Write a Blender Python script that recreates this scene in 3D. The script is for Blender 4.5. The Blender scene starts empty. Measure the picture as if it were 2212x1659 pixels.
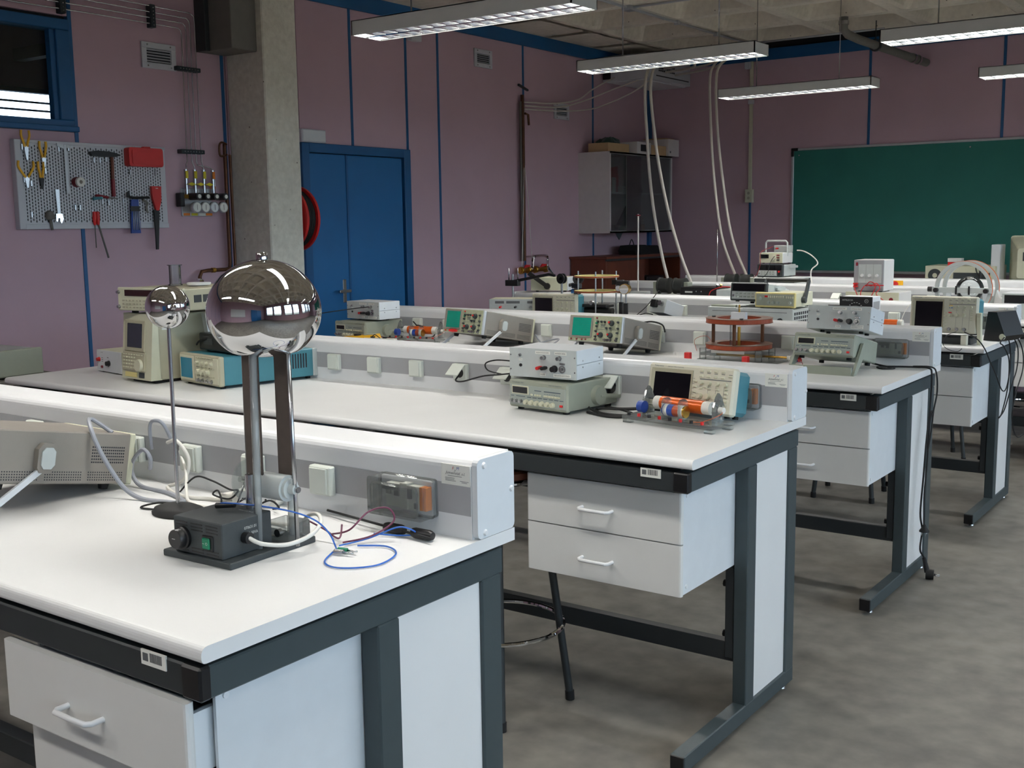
import bpy, math, random
from mathutils import Matrix, Vector, Euler
random.seed(4)
PI = math.pi
SC = bpy.context.scene
COL = SC.collection

# ---------------------------------------------------------------- camera, world, exposure
cam_data = bpy.data.cameras.new('camera')
cam_data.sensor_fit = 'HORIZONTAL'
cam_data.sensor_width = 36.0
cam_data.lens = 39.385
cam_data.clip_start = 0.05
cam = bpy.data.objects.new('camera', cam_data)
COL.objects.link(cam)
_r = Vector((0.81308779, 0.58197647, -0.01384309))
_u = Vector((-0.07017676, 0.12159572, 0.9900958))
_f = Vector((-0.57789572, 0.80406335, -0.13970922))
_m = Matrix((( _r.x, _u.x, -_f.x, 1.3255), (_r.y, _u.y, -_f.y, -1.0332), (_r.z, _u.z, -_f.z, 1.5222), (0, 0, 0, 1)))
cam.matrix_world = _m
SC.camera = cam
world = bpy.data.worlds.new('sky')
SC.world = world
world.use_nodes = True
_nt = world.node_tree; _bg = _nt.nodes['Background']
_tc = _nt.nodes.new('ShaderNodeTexCoord'); _sx = _nt.nodes.new('ShaderNodeSeparateXYZ'); _rp = _nt.nodes.new('ShaderNodeValToRGB')
_rp.color_ramp.elements[0].position = 0.49; _rp.color_ramp.elements[0].color = (0.10, 0.10, 0.09, 1)      # ground outside
_rp.color_ramp.elements[1].position = 0.52; _rp.color_ramp.elements[1].color = (0.70, 0.83, 1.0, 1)       # overcast sky
_ad = _nt.nodes.new('ShaderNodeMath'); _ad.operation = 'MULTIPLY_ADD'; _ad.inputs[1].default_value = 0.5; _ad.inputs[2].default_value = 0.5
_nt.links.new(_tc.outputs['Generated'], _sx.inputs[0]); _nt.links.new(_sx.outputs['Z'], _ad.inputs[0])
_nt.links.new(_ad.outputs[0], _rp.inputs['Fac']); _nt.links.new(_rp.outputs['Color'], _bg.inputs[0])
_bg.inputs[1].default_value = 9.0
LAMP_WATTS = 34.0          # one ceiling fixture
LAMP_TINT = (1.0, 0.97, 0.92)
SC.view_settings.view_transform = 'Standard'
SC.view_settings.look = 'None'
SC.view_settings.exposure = 0.0
SC.view_settings.gamma = 1.0
SC.view_settings.use_curve_mapping = False
SC.cycles.use_denoising = True
SC.cycles.max_bounces = 10
SC.cycles.diffuse_bounces = 5
SC.cycles.glossy_bounces = 6
SC.cycles.transparent_max_bounces = 24
SC.cycles.sample_clamp_indirect = 6.0

# ---------------------------------------------------------------- materials
def lin(c):
    c = c / 255.0
    return c / 12.92 if c <= 0.04045 else ((c + 0.055) / 1.055) ** 2.4
def rgb(c): return (lin(c[0]), lin(c[1]), lin(c[2]), 1.0)
def mat(name, c, rough=0.5, metal=0.0, var=0.05, scale=18.0, bump=0.0, bscale=220.0, emit=0.0, spec=0.5, coat=0.0):
    m = bpy.data.materials.new(name); m.use_nodes = True
    nt = m.node_tree; b = nt.nodes['Principled BSDF']
    b.inputs['Roughness'].default_value = rough
    b.inputs['Metallic'].default_value = metal
    b.inputs['Specular IOR Level'].default_value = spec
    b.inputs['Coat Weight'].default_value = coat
    col = rgb(c); b.inputs['Base Color'].default_value = col
    tc = nt.nodes.new('ShaderNodeTexCoord')
    if var > 0:
        nz = nt.nodes.new('ShaderNodeTexNoise'); nz.inputs['Scale'].default_value = scale
        nz.inputs['Detail'].default_value = 5
        rp = nt.nodes.new('ShaderNodeValToRGB')
        rp.color_ramp.elements[0].position = 0.3; rp.color_ramp.elements[1].position = 0.7
        rp.color_ramp.elements[0].color = tuple(max(0, v * (1 - var)) for v in col[:3]) + (1,)
        rp.color_ramp.elements[1].color = tuple(min(1, v * (1 + var)) for v in col[:3]) + (1,)
        nt.links.new(tc.outputs['Object'], nz.inputs['Vector'])
        nt.links.new(nz.outputs['Fac'], rp.inputs['Fac'])
        nt.links.new(rp.outputs['Color'], b.inputs['Base Color'])
    if bump > 0:
        n2 = nt.nodes.new('ShaderNodeTexNoise'); n2.inputs['Scale'].default_value = bscale
        n2.inputs['Detail'].default_value = 4
        bp = nt.nodes.new('ShaderNodeBump'); bp.inputs['Strength'].default_value = bump; bp.inputs['Distance'].default_value = 0.002
        nt.links.new(tc.outputs['Object'], n2.inputs['Vector'])
        nt.links.new(n2.outputs['Fac'], bp.inputs['Height'])
        nt.links.new(bp.outputs['Normal'], b.inputs['Normal'])
    if emit > 0:
        b.inputs['Emission Color'].default_value = col
        b.inputs['Emission Strength'].default_value = emit
    return m
def clear(name, tint, refl=0.9, haze=0.06):
    """clear acrylic / glass: see-through with edge-brightening reflections and a trace of haze"""
    m = bpy.data.materials.new(name); m.use_nodes = True
    nt = m.node_tree; nt.nodes.clear()
    out = nt.nodes.new('ShaderNodeOutputMaterial')
    tr = nt.nodes.new('ShaderNodeBsdfTransparent'); tr.inputs[0].default_value = rgb(tint)
    gl = nt.nodes.new('ShaderNodeBsdfGlossy'); gl.inputs['Roughness'].default_value = 0.03
    df = nt.nodes.new('ShaderNodeBsdfDiffuse'); df.inputs[0].default_value = rgb((225, 228, 228))
    lw = nt.nodes.new('ShaderNodeLayerWeight'); lw.inputs['Blend'].default_value = 0.28
    mu = nt.nodes.new('ShaderNodeMath'); mu.operation = 'MULTIPLY'; mu.inputs[1].default_value = refl
    a = nt.nodes.new('ShaderNodeMixShader'); bmix = nt.nodes.new('ShaderNodeMixShader')
    bmix.inputs[0].default_value = haze
    nt.links.new(lw.outputs['Fresnel'], mu.inputs[0]); nt.links.new(mu.outputs[0], a.inputs[0])
    nt.links.new(tr.outputs[0], bmix.inputs[1]); nt.links.new(df.outputs[0], bmix.inputs[2])
    nt.links.new(bmix.outputs[0], a.inputs[1]); nt.links.new(gl.outputs[0], a.inputs[2])
    nt.links.new(a.outputs[0], out.inputs[0])
    return m
def concrete(name, c1, c2, rough=0.75, s1=1.3, s2=14.0, bump=0.25, pits=False):
    m = bpy.data.materials.new(name); m.use_nodes = True
    nt = m.node_tree; b = nt.nodes['Principled BSDF']; b.inputs['Roughness'].default_value = rough
    tc = nt.nodes.new('ShaderNodeTexCoord')
    n1 = nt.nodes.new('ShaderNodeTexNoise'); n1.inputs['Scale'].default_value = s1; n1.inputs['Detail'].default_value = 8; n1.inputs['Roughness'].default_value = 0.65
    n2 = nt.nodes.new('ShaderNodeTexNoise'); n2.inputs['Scale'].default_value = s2; n2.inputs['Detail'].default_value = 6
    ad = nt.nodes.new('ShaderNodeMath'); ad.operation = 'ADD'
    hv = nt.nodes.new('ShaderNodeMath'); hv.operation = 'MULTIPLY'; hv.inputs[1].default_value = 0.5
    rp = nt.nodes.new('ShaderNodeValToRGB')
    rp.color_ramp.elements[0].position = 0.36; rp.color_ramp.elements[0].color = rgb(c1)
    rp.color_ramp.elements[1].position = 0.64; rp.color_ramp.elements[1].color = rgb(c2)
    for n in (n1, n2): nt.links.new(tc.outputs['Object'], n.inputs['Vector'])
    nt.links.new(n1.outputs['Fac'], ad.inputs[0]); nt.links.new(n2.outputs['Fac'], ad.inputs[1])
    nt.links.new(ad.outputs[0], hv.inputs[0]); nt.links.new(hv.outputs[0], rp.inputs['Fac'])
    last = rp.outputs['Color']
    if pits:
        vo = nt.nodes.new('ShaderNodeTexVoronoi'); vo.inputs['Scale'].default_value = 9.0
        r2 = nt.nodes.new('ShaderNodeValToRGB')
        r2.color_ramp.elements[0].position = 0.035; r2.color_ramp.elements[0].color = (0.25, 0.23, 0.2, 1)
        r2.color_ramp.elements[1].position = 0.055; r2.color_ramp.elements[1].color = (1, 1, 1, 1)
        mx = nt.nodes.new('ShaderNodeMix'); mx.data_type = 'RGBA'; mx.blend_type = 'MULTIPLY'; mx.inputs[0].default_value = 1
        nt.links.new(tc.outputs['Object'], vo.inputs['Vector']); nt.links.new(vo.outputs['Distance'], r2.inputs['Fac'])
        nt.links.new(last, mx.inputs[6]); nt.links.new(r2.outputs['Color'], mx.inputs[7]); last = mx.outputs[2]
    nt.links.new(last, b.inputs['Base Color'])
    bp = nt.nodes.new('ShaderNodeBump'); bp.inputs['Strength'].default_value = bump; bp.inputs['Distance'].default_value = 0.01
    nt.links.new(n2.outputs['Fac'], bp.inputs['Height']); nt.links.new(bp.outputs['Normal'], b.inputs['Normal'])
    return m

WHITE = mat('white laminate', (232, 232, 231), 0.38, var=0.015, scale=6)
TRUNKW = mat('white enamel', (232, 233, 234), 0.32, var=0.012, scale=5)
BAND = mat('grey trunking band', (158, 159, 162), 0.45, var=0.02)
FRAME = mat('slate grey powder coat', (62, 73, 76), 0.42, var=0.04, scale=30)
FRAMED = mat('dark grey paint', (44, 49, 51), 0.5, var=0.05)
BLACK = mat('black plastic', (22, 22, 24), 0.4, var=0.05)
RUBBER = mat('black rubber', (18, 18, 19), 0.7, var=0.06)
SOCKET = mat('pale green grey plastic', (214, 219, 210), 0.4, var=0.02)
DRAWER = mat('white drawer laminate', (222, 222, 219), 0.42, var=0.012)
MAUVE = mat('mauve wall panel', (196, 166, 178), 0.7, var=0.035, scale=3.0, bump=0.12, bscale=260)
BLUE = mat('blue paint', (26, 88, 138), 0.45, var=0.06, scale=4)
BLUED = mat('blue door paint', (28, 104, 162), 0.5, var=0.05, scale=5, bump=0.05, bscale=300)
FLOOR = concrete('polished concrete floor', (92, 89, 84), (132, 128, 120), 0.5, 0.9, 9.0, 0.05)
CEIL = concrete('raw concrete coffers', (212, 204, 188), (232, 224, 208), 0.85, 1.1, 22.0, 0.3, True)
COLUMN = concrete('cast concrete column', (214, 210, 196), (238, 235, 222), 0.8, 1.6, 30.0, 0.25, True)
CHROME = mat('mirror chrome', (225, 225, 226), 0.025, 1.0, var=0)
STEEL = mat('brushed steel', (185, 186, 188), 0.25, 1.0, var=0.03)
SATIN = mat('satin aluminium', (196, 199, 202), 0.4, 0.55, var=0.03)
BRASS = mat('brass', (190, 150, 70), 0.3, 1.0, var=0.05)
COPPERP = mat('tarnished copper pipe', (96, 62, 42), 0.45, 0.6, var=0.2, scale=25)
ACRYL = clear('clear acrylic', (244, 247, 246), 0.9, 0.10)
GLASS = clear('window glass', (235, 240, 240), 0.8, 0.01)
BULB = clear('blown glass', (245, 248, 248), 1.3, 0.03)
SMOKE = clear('smoky clear polycarbonate', (226, 228, 226), 0.7, 0.10)
RODC = clear('clear acrylic rod', (236, 240, 238), 1.2, 0.35)
ALU = mat('pale grey metal case', (190, 196, 194), 0.42, var=0.03, scale=40)
ALUW = mat('white metal cover', (222, 226, 229), 0.42, var=0.02)
GENCASE = mat('olive grey instrument case', (152, 157, 142), 0.5, var=0.04)
GENPANEL = mat('grey green control panel', (158, 166, 158), 0.5, var=0.03)
CREAM = mat('cream plastic', (208, 207, 182), 0.45, var=0.03)
BEIGE = mat('beige scope fascia', (214, 211, 192), 0.45, var=0.02)
BEIGED = mat('beige grey enamel', (176, 172, 148), 0.5, var=0.03)
TEAL = mat('teal blue enamel', (66, 128, 142), 0.5, var=0.05)
TAUPE = mat('taupe grey enamel', (134, 128, 120), 0.55, var=0.04, bump=0.1, bscale=500)
HAMEG = mat('mottled green grey panel', (158, 162, 136), 0.55, var=0.12, scale=120)
SCREENG = mat('green phosphor screen', (14, 138, 118), 0.25, var=0.03)
SCREENB = mat('blue phosphor screen', (20, 120, 150), 0.25, var=0.03)
SCREENK = mat('dark display glass', (14, 15, 20), 0.12, var=0)
CRT = mat('dark picture tube glass', (40, 46, 58), 0.12, var=0.05)
LED = mat('dark red display', (42, 12, 14), 0.2, var=0.1)
RED = mat('red plastic', (196, 34, 34), 0.4, var=0.05)
DRED = mat('dark red plastic', (122, 22, 36), 0.45, var=0.05)
ORANGE = mat('orange plastic', (230, 130, 30), 0.45, var=0.05)
YELLOW = mat('yellow plastic', (236, 180, 36), 0.45, var=0.05)
YGREEN = mat('yellow green tag', (216, 200, 40), 0.5, var=0.05)
GREEN = mat('green plastic', (12, 118, 84), 0.35, var=0.04)
BLUEP = mat('blue plastic', (28, 62, 140), 0.4, var=0.05)
WIREBLUE = mat('blue wire', (36, 92, 176), 0.4, var=0.04)
WIREPURP = mat('purple wire', (96, 40, 66), 0.5, var=0.2, scale=90)
CORDG = mat('grey cable', (150, 154, 162), 0.45, var=0.03)
CORDW = mat('white cable', (226, 224, 216), 0.45, var=0.02)
BELT = mat('brown grey rubber belt', (84, 74, 68), 0.75, var=0.08, scale=60)
DKGREY = mat('charcoal enamel', (52, 58, 60), 0.5, var=0.06, scale=90, bump=0.1, bscale=600)
COPPER = mat('orange enamelled copper winding', (214, 96, 30), 0.28, 0.25, var=0.06, scale=60)
COPPERR = mat('red brown coil winding', (158, 72, 44), 0.4, 0.25, var=0.12, scale=50)
PAPER = mat('white paper label', (236, 236, 228), 0.6, var=0.01)
INK = mat('black ink', (38, 38, 42), 0.6, var=0)
INKG = mat('grey ink', (96, 98, 100), 0.6, var=0)
INKW = mat('white ink', (214, 216, 210), 0.6, var=0)
INKR = mat('red ink', (190, 24, 44), 0.5, var=0)
INKB = mat('blue ink', (60, 96, 160), 0.5, var=0)
INKT = mat('slate ink', (62, 78, 92), 0.6, var=0)
BOARD = mat('green chalkboard', (36, 112, 102), 0.7, var=0.05, scale=5)
CARD = mat('tan cardboard', (196, 164, 122), 0.75, var=0.04, scale=25)
CARDW = mat('white cardboard', (214, 208, 206), 0.7, var=0.03)
WOOD = mat('red brown wood', (104, 52, 34), 0.5, var=0.16, scale=9)
FOIL = mat('crumpled dark green plastic', (44, 74, 62), 0.3, var=0.3, scale=30)
PEG = mat('pale grey enamel steel', (202, 204, 210), 0.4, var=0.02)
HOLE = mat('shadowed slot black', (40, 42, 48), 0.8, var=0)
HOSEW = mat('white flexible conduit', (206, 200, 190), 0.5, var=0.03)
TUBE = mat('fluorescent tube glow', (255, 253, 246), 0.5, var=0, emit=7.0)
REFL = mat('lamp mirror louvre', (238, 240, 242), 0.16, 1.0, var=0)
LAMPW = mat('grey white lamp housing', (206, 208, 206), 0.45, var=0.02)
DUCT = mat('grey duct paint', (112, 110, 104), 0.6, var=0.05)
CLAMP = mat('black slotted rail', (28, 40, 46), 0.5, var=0.1)
IVORY = mat('aged ivory plastic', (222, 208, 140), 0.5, var=0.05)
MAGNET = mat('dark grey coil plastic', (40, 42, 40), 0.55, var=0.06)

# ---------------------------------------------------------------- mesh builder
class MB:
    def __init__(s): s.v = []; s.f = []; s.s = []; s.M = None
    def add(s, vs, fs, smooth=False):
        o = len(s.v)
        for p in vs:
            p = Vector(p)
            s.v.append(tuple(s.M @ p if s.M else p))
        for f in fs: s.f.append(tuple(i + o for i in f)); s.s.append(smooth)
        return s
    def box(s, x0, x1, y0, y1, z0, z1, b=0.0):
        if x0 > x1: x0, x1 = x1, x0
        if y0 > y1: y0, y1 = y1, y0
        if z0 > z1: z0, z1 = z1, z0
        b = min(b, (x1 - x0) * .45, (y1 - y0) * .45, (z1 - z0) * .45)
        if b <= 0:
            return s.add([(x0,y0,z0),(x1,y0,z0),(x1,y1,z0),(x0,y1,z0),(x0,y0,z1),(x1,y0,z1),(x1,y1,z1),(x0,y1,z1)],
                         [(0,3,2,1),(4,5,6,7),(0,1,5,4),(1,2,6,5),(2,3,7,6),(3,0,4,7)])
        vs = []; idx = {}
        for ix, X in ((0, x0), (1, x1)):
            for iy, Y in ((0, y0), (1, y1)):
                for iz, Z in ((0, z0), (1, z1)):
                    sx, sy, sz = (1, -1)[ix], (1, -1)[iy], (1, -1)[iz]
                    for a, p in enumerate(((X, Y+sy*b, Z+sz*b), (X+sx*b, Y, Z+sz*b), (X+sx*b, Y+sy*b, Z))):
                        idx[(ix,iy,iz,a)] = len(vs); vs.append(p)
        g = lambda ix,iy,iz,a: idx[(ix,iy,iz,a)]
        fs = [(g(0,0,0,0),g(0,0,1,0),g(0,1,1,0),g(0,1,0,0)), (g(1,0,0,0),g(1,1,0,0),g(1,1,1,0),g(1,0,1,0)),
              (g(0,0,0,1),g(1,0,0,1),g(1,0,1,1),g(0,0,1,1)), (g(0,1,0,1),g(0,1,1,1),g(1,1,1,1),g(1,1,0,1)),
              (g(0,0,0,2),g(0,1,0,2),g(1,1,0,2),g(1,0,0,2)), (g(0,0,1,2),g(1,0,1,2),g(1,1,1,2),g(0,1,1,2))]
        for i in (0,1):
            for j in (0,1):
                fs.append((g(0,i,j,1),g(1,i,j,1),g(1,i,j,2),g(0,i,j,2)))
                fs.append((g(i,0,j,0),g(i,1,j,0),g(i,1,j,2),g(i,0,j,2)))
                fs.append((g(i,j,0,0),g(i,j,1,0),g(i,j,1,1),g(i,j,0,1)))
                for k in (0,1): fs.append((g(i,j,k,0),g(i,j,k,1),g(i,j,k,2)))
        return s.add(vs, fs)
    def cyl(s, p0, p1, r0, r1=None, n=14, caps=True):
        r1 = r0 if r1 is None else r1
        p0 = Vector(p0); p1 = Vector(p1); d = (p1 - p0).normalized()
        a = d.orthogonal().normalized(); c = d.cross(a)
        vs = []
        for p, r in ((p0, r0), (p1, r1)):
            for i in range(n):
                t = 2*PI*i/n; vs.append(p + (a*math.cos(t) + c*math.sin(t))*r)
        s.add(vs, [(i, (i+1)%n, n+(i+1)%n, n+i) for i in range(n)], True)
        if caps:
            s.add(vs[:n], [tuple(range(n))[::-1]]); s.add(vs[n:], [tuple(range(n))])
        return s
    def tube(s, pts, r, n=8, sub=0, closed=False):
        pts = [Vector(p) for p in pts]
        if sub: pts = spline(pts, sub, closed)
        k = len(pts); vs = []; prev = None
        for i, p in enumerate(pts):
            if closed: d = pts[(i+1) % k] - pts[i-1]
            else: d = pts[min(i+1, k-1)] - pts[max(i-1, 0)]
            if d.length < 1e-9: d = Vector((0,0,1))
            d.normalize()
            if prev is None: a = d.orthogonal().normalized()
            else:
                a = prev - d*prev.dot(d)
                a = a.normalized() if a.length > 1e-6 else d.orthogonal().normalized()
            prev = a; c = d.cross(a)
            for j in range(n):
                t = 2*PI*j/n; vs.append(p + (a*math.cos(t) + c*math.sin(t))*r)
        fs = []
        for i in range(k if closed else k-1):
            q = (i+1) % k
            for j in range(n): fs.append((i*n+j, i*n+(j+1)%n, q*n+(j+1)%n, q*n+j))
        s.add(vs, fs, True)
        if not closed:
            s.add(vs[:n], [tuple(range(n))[::-1]]); s.add(vs[-n:], [tuple(range(n))])
        return s
    def lathe(s, prof, n=24, o=(0,0,0), ax='z'):
        vs = []; fs = []; k = len(prof)
        for r, z in prof:
            for i in range(n):
                t = 2*PI*i/n; a, b = r*math.cos(t), r*math.sin(t)
                p = (a, b, z) if ax == 'z' else ((a, -z, b) if ax == 'y' else (z, a, b))
                vs.append((p[0]+o[0], p[1]+o[1], p[2]+o[2]))
        for j in range(k-1):
            for i in range(n): fs.append((j*n+i, j*n+(i+1)%n, (j+1)*n+(i+1)%n, (j+1)*n+i))
        s.add(vs, fs, True)
        if prof[0][0] > 1e-6: s.add(vs[:n], [tuple(range(n))[::-1]])
        if prof[-1][0] > 1e-6: s.add(vs[-n:], [tuple(range(n))])
        return s
    def ring(s, r0, r1, z0, z1, n=48, o=(0,0,0), ax='z'):
        prof = [(r0,z0),(r1,z0),(r1,z1),(r0,z1),(r0,z0)]
        vs = []; fs = []
        for r, z in prof[:4]:
            for i in range(n):
                t = 2*PI*i/n; a, b = r*math.cos(t), r*math.sin(t)
                p = (a, b, z) if ax == 'z' else ((a, z, b) if ax == 'y' else (z, a, b))
                vs.append((p[0]+o[0], p[1]+o[1], p[2]+o[2]))
        for j in range(4):
            q = (j+1) % 4
            for i in range(n): fs.append((j*n+i, j*n+(i+1)%n, q*n+(i+1)%n, q*n+i))
        return s.add(vs, fs)
    def prism(s, poly, ax, a, b):
        """poly of 2D points, extruded along axis ax from a to b; 2D is (y,z) for x, (x,z) for y, (x,y) for z"""
        def P(p, t): return (t, p[0], p[1]) if ax == 'x' else ((p[0], t, p[1]) if ax == 'y' else (p[0], p[1], t))
        n = len(poly); vs = [P(p, a) for p in poly] + [P(p, b) for p in poly]
        return s.add(vs, [tuple(range(n)), tuple(range(2*n-1, n-1, -1))] + [(i, n+i, n+(i+1)%n, (i+1)%n) for i in range(n)])
    def build(s, name, m, parent=None, kind=None, label=None):
        me = bpy.data.meshes.new(name)
        me.from_pydata(s.v, [], s.f)
        me.polygons.foreach_set('use_smooth', s.s)
        me.materials.append(m); me.validate()
        bm_fix(me)
        o = bpy.data.objects.new(name, me); COL.objects.link(o)
        if parent: o.parent = parent
        if kind: o['kind'] = kind
        if label: o['label'] = label
        return o
def bm_fix(me):
    import bmesh
    bm = bmesh.new(); bm.from_mesh(me)
    bmesh.ops.remove_doubles(bm, verts=bm.verts, dist=1e-6)
    bmesh.ops.recalc_face_normals(bm, faces=bm.faces)
    for e in bm.edges:
        if len(e.link_faces) == 2 and e.calc_face_angle(0) > 0.7: e.smooth = False
    bm.to_mesh(me); bm.free()
def spline(pts, sub, closed=False):
    out = []; k = len(pts)
    for i in range(k if closed else k-1):
        p0 = pts[i-1] if (closed or i > 0) else pts[0]
        p1 = pts[i]; p2 = pts[(i+1) % k]
        p3 = pts[(i+2) % k] if (closed or i+2 < k) else pts[-1]
        for j in range(sub):
            t = j/sub
            out.append(0.5*((2*p1) + (p2-p0)*t + (2*p0-5*p1+4*p2-p3)*t*t + (3*p1-p0-3*p2+p3)*t*t*t))
    if not closed: out.append(pts[-1])
    return out
def rrect(x0, x1, z0, z1, r, n=4):
    out = []
    for cx, cz, a in ((x1-r, z1-r, 0), (x0+r, z1-r, 90), (x0+r, z0+r, 180), (x1-r, z0+r, 270)):
        for i in range(n+1):
            t = math.radians(a + 90*i/n); out.append((cx+r*math.cos(t), cz+r*math.sin(t)))
    return out
def short(s):
    w = s.split()
    if len(w) <= 16: return s
    c = ' '.join(w[:16]); k = c.rfind(',')
    return c[:k] if k > 30 else c
def thing(name, label, cat, loc=(0,0,0), rz=0.0, tilt=0.0, group=None):
    o = bpy.data.objects.new(name, None); COL.objects.link(o)
    o.empty_display_size = 0.05
    o.location = loc; o.rotation_euler = Euler((tilt, 0, rz), 'XYZ')
    o['label'] = short(label); o['category'] = cat
    if group: o['group'] = group
    return o
def tag(o, label, cat, group=None):
    o['label'] = short(label); o['category'] = cat
    if group: o['group'] = group
    return o
def B(name, m, parent, *a, b=0.0, **k): return MB().box(*a, b=b).build(name, m, parent, **k)
def CY(name, m, parent, p0, p1, r0, r1=None, n=14, **k): return MB().cyl(p0, p1, r0, r1, n).build(name, m, parent, **k)
def TU(name, m, parent, pts, r, n=8, sub=0, closed=False, **k): return MB().tube(pts, r, n, sub, closed).build(name, m, parent, **k)
_txt = {}
def text(s, size, loc, parent, m=INK, rot=(PI/2, 0, 0), name='lettering', width=None, shear=0.0, align='CENTER'):
    key = (s, shear)
    if key not in _txt:
        c = bpy.data.curves.new('font', 'FONT'); c.body = s; c.size = 1.0; c.shear = shear
        c.align_x = 'CENTER'; c.align_y = 'CENTER'; c.resolution_u = 2
        t = bpy.data.objects.new('tmp', c); COL.objects.link(t)
        dg = bpy.context.evaluated_depsgraph_get(); dg.update()
        me = bpy.data.meshes.new_from_object(t.evaluated_get(dg))
        bpy.data.objects.remove(t); bpy.data.curves.remove(c)
        xs = [v.co.x for v in me.vertices]
        _txt[key] = (me, max(xs) - min(xs))
    me, w = _txt[key]
    me = me.copy(); me.materials.clear(); me.materials.append(m)
    o = bpy.data.objects.new(name, me); COL.objects.link(o); o.parent = parent
    o.location = loc; o.rotation_euler = rot
    sx = (width / w) if width else size
    o.scale = (sx, size, 1)
    return o
def plate(parent, x, z, w, h, s=None, m=PAPER, ink=INK, y=0.0, name='label_plate', lines=None):
    p = B(name, m, parent, x-w/2, x+w/2, y-0.0012, y+0.001, z-h/2, z+h/2)
    rows = lines or ([s] if s else [])
    for i, r in enumerate(rows):
        n = len(rows)
        text(r, h*0.62/n, (x, y-0.0016, z + h*(0.5-(i+0.5)/n)*0.9), p, ink, width=w*0.86)
    return p
def copy_tree(o, parent=None):
    c = o.copy(); COL.objects.link(c)
    if parent: c.parent = parent
    for ch in list(o.children): copy_tree(ch, c)
    return c
# ---------------------------------------------------------------- room shell
XL, YB, XR, YF, ZC = -4.5, 9.6, 4.2, -3.6, 3.2
def struct(o): o['kind'] = 'structure'; return o
fl = struct(MB().box(-9, XR + .3, YF - .3, YB + .3, -0.12, 0).build('floor', FLOOR))
# left wall: core with a window opening, facing panels and blue joint strips
WY0, WY1, WZ0, WZ1 = 1.45, 2.83, 2.105, 2.705
c = MB().box(-4.62, -4.535, YF, WY0, 0, 3.6).box(-4.62, -4.535, WY1, YB + .1, 0, 3.6)
c.box(-4.62, -4.535, WY0, WY1, 0, WZ0).box(-4.62, -4.535, WY0, WY1, WZ1, 3.6)
wl = struct(c.build('wall_left', HOLE))
def lpanel(y0, y1, z0=0.0, z1=3.09): B('wall_panel', MAUVE, wl, -4.535, -4.5, y0 + .006, y1 - .006, z0, z1, b=.002)
def lstrip(y, z0=0.0, z1=3.09): B('joint_strip', BLUE, wl, -4.53, -4.494, y - .012, y + .012, z0, z1, b=.002)
ys = [YF, -3.01, -1.84, -0.67, 0.5, 1.67]
for a, b_ in zip(ys[:-1], ys[1:]): lpanel(a, b_)
for y in ys[1:5]: lstrip(y)
lpanel(1.67, 2.84, 0, 2.085); lpanel(1.67, 2.84, 2.725, 3.09); lstrip(1.67, 0, 2.085)
lpanel(2.84, 3.95); lstrip(2.84); lpanel(3.95, 4.58); lstrip(3.92)
lpanel(4.58, 5.11, 2.11); lpanel(5.11, 5.724, 2.11); lstrip(5.11, 2.11); lstrip(5.724)
lpanel(5.724, 6.113); lstrip(6.113); lpanel(6.113, 7.3); lstrip(7.3); lpanel(7.3, 8.474); lstrip(8.474); lpanel(8.474, YB)
struct(MB().box(-4.535, -4.485, YF, YB, 3.09, 3.215, b=.004).build('trim_1', BLUE))
# back wall
wb = struct(MB().box(-4.62, XR + .1, 9.635, 9.72, 0, 3.6).build('wall_back', HOLE))
xs = [-4.5, -3.348, -2.177, -1.007, 0.163, 1.333, 2.503, 3.673, XR]
for a, b_ in zip(xs[:-1], xs[1:]): B('wall_panel', MAUVE, wb, a + .006, b_ - .006, 9.6, 9.635, 0, 3.09, b=.002)
for x in xs[1:-1]: B('joint_strip', BLUE, wb, x - .012, x + .012, 9.594, 9.63, 0, 3.09, b=.002)
struct(MB().box(-4.5, XR, 9.585, 9.635, 3.09, 3.2, b=.004).build('trim_2', BLUE))
struct(MB().box(-4.5, -4.46, 9.56, 9.6, 0, 3.09, b=.003).build('trim_3', BLUE))
# right wall with daylight windows, front wall
wins = [(-3.0, -1.7), (-1.5, -0.2), (0.3, 1.6), (1.8, 3.1), (4.0, 5.3), (5.5, 6.8), (7.2, 8.5)]
c = MB(); y = YF
for a, b_ in wins:
    c.box(XR, XR + .12, y, a, 0, 3.6).box(XR, XR + .12, a, b_, 0, 1.0).box(XR, XR + .12, a, b_, 2.75, 3.6); y = b_
c.box(XR, XR + .12, y, YB + .1, 0, 3.6)
struct(c.build('wall_right', MAUVE))
for i, (a, b_) in enumerate(wins):
    w = struct(MB().box(XR - .02, XR + .08, a, b_, 1.0, 1.06, b=.004).box(XR - .02, XR + .08, a, b_, 2.69, 2.75, b=.004)
        .box(XR - .02, XR + .08, a, a + .06, 1.06, 2.69, b=.004).box(XR - .02, XR + .08, b_ - .06, b_, 1.06, 2.69, b=.004)
        .box(XR - .01, XR + .07, a + .06, b_ - .06, 1.95, 2.0, b=.004).build('window_%d' % (i + 2), BLUE))
    B('pane', GLASS, w, XR + .03, XR + .036, a + .06, b_ - .06, 1.06, 2.69)
struct(MB().box(-4.62, XR + .12, YF - .12, YF, 0, 3.6).build('wall_front', MAUVE))
d2 = struct(MB().box(1.4, 2.35, YF, YF + .05, 0, 2.1, b=.004).box(2.37, 3.3, YF, YF + .05, 0, 2.1, b=.004).build('door_2', BLUED))
t = thing('whiteboard', 'white wall board with a pen tray facing the benches, seen only in the chrome sphere', 'whiteboard', (-0.6, YF, 1.5))
B('writing_surface', WHITE, t, -1.1, 1.1, .005, .03, -.55, .55, b=.004); B('pen_tray', SATIN, t, -1.1, 1.1, .03, .1, -.6, -.57, b=.004)
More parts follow.
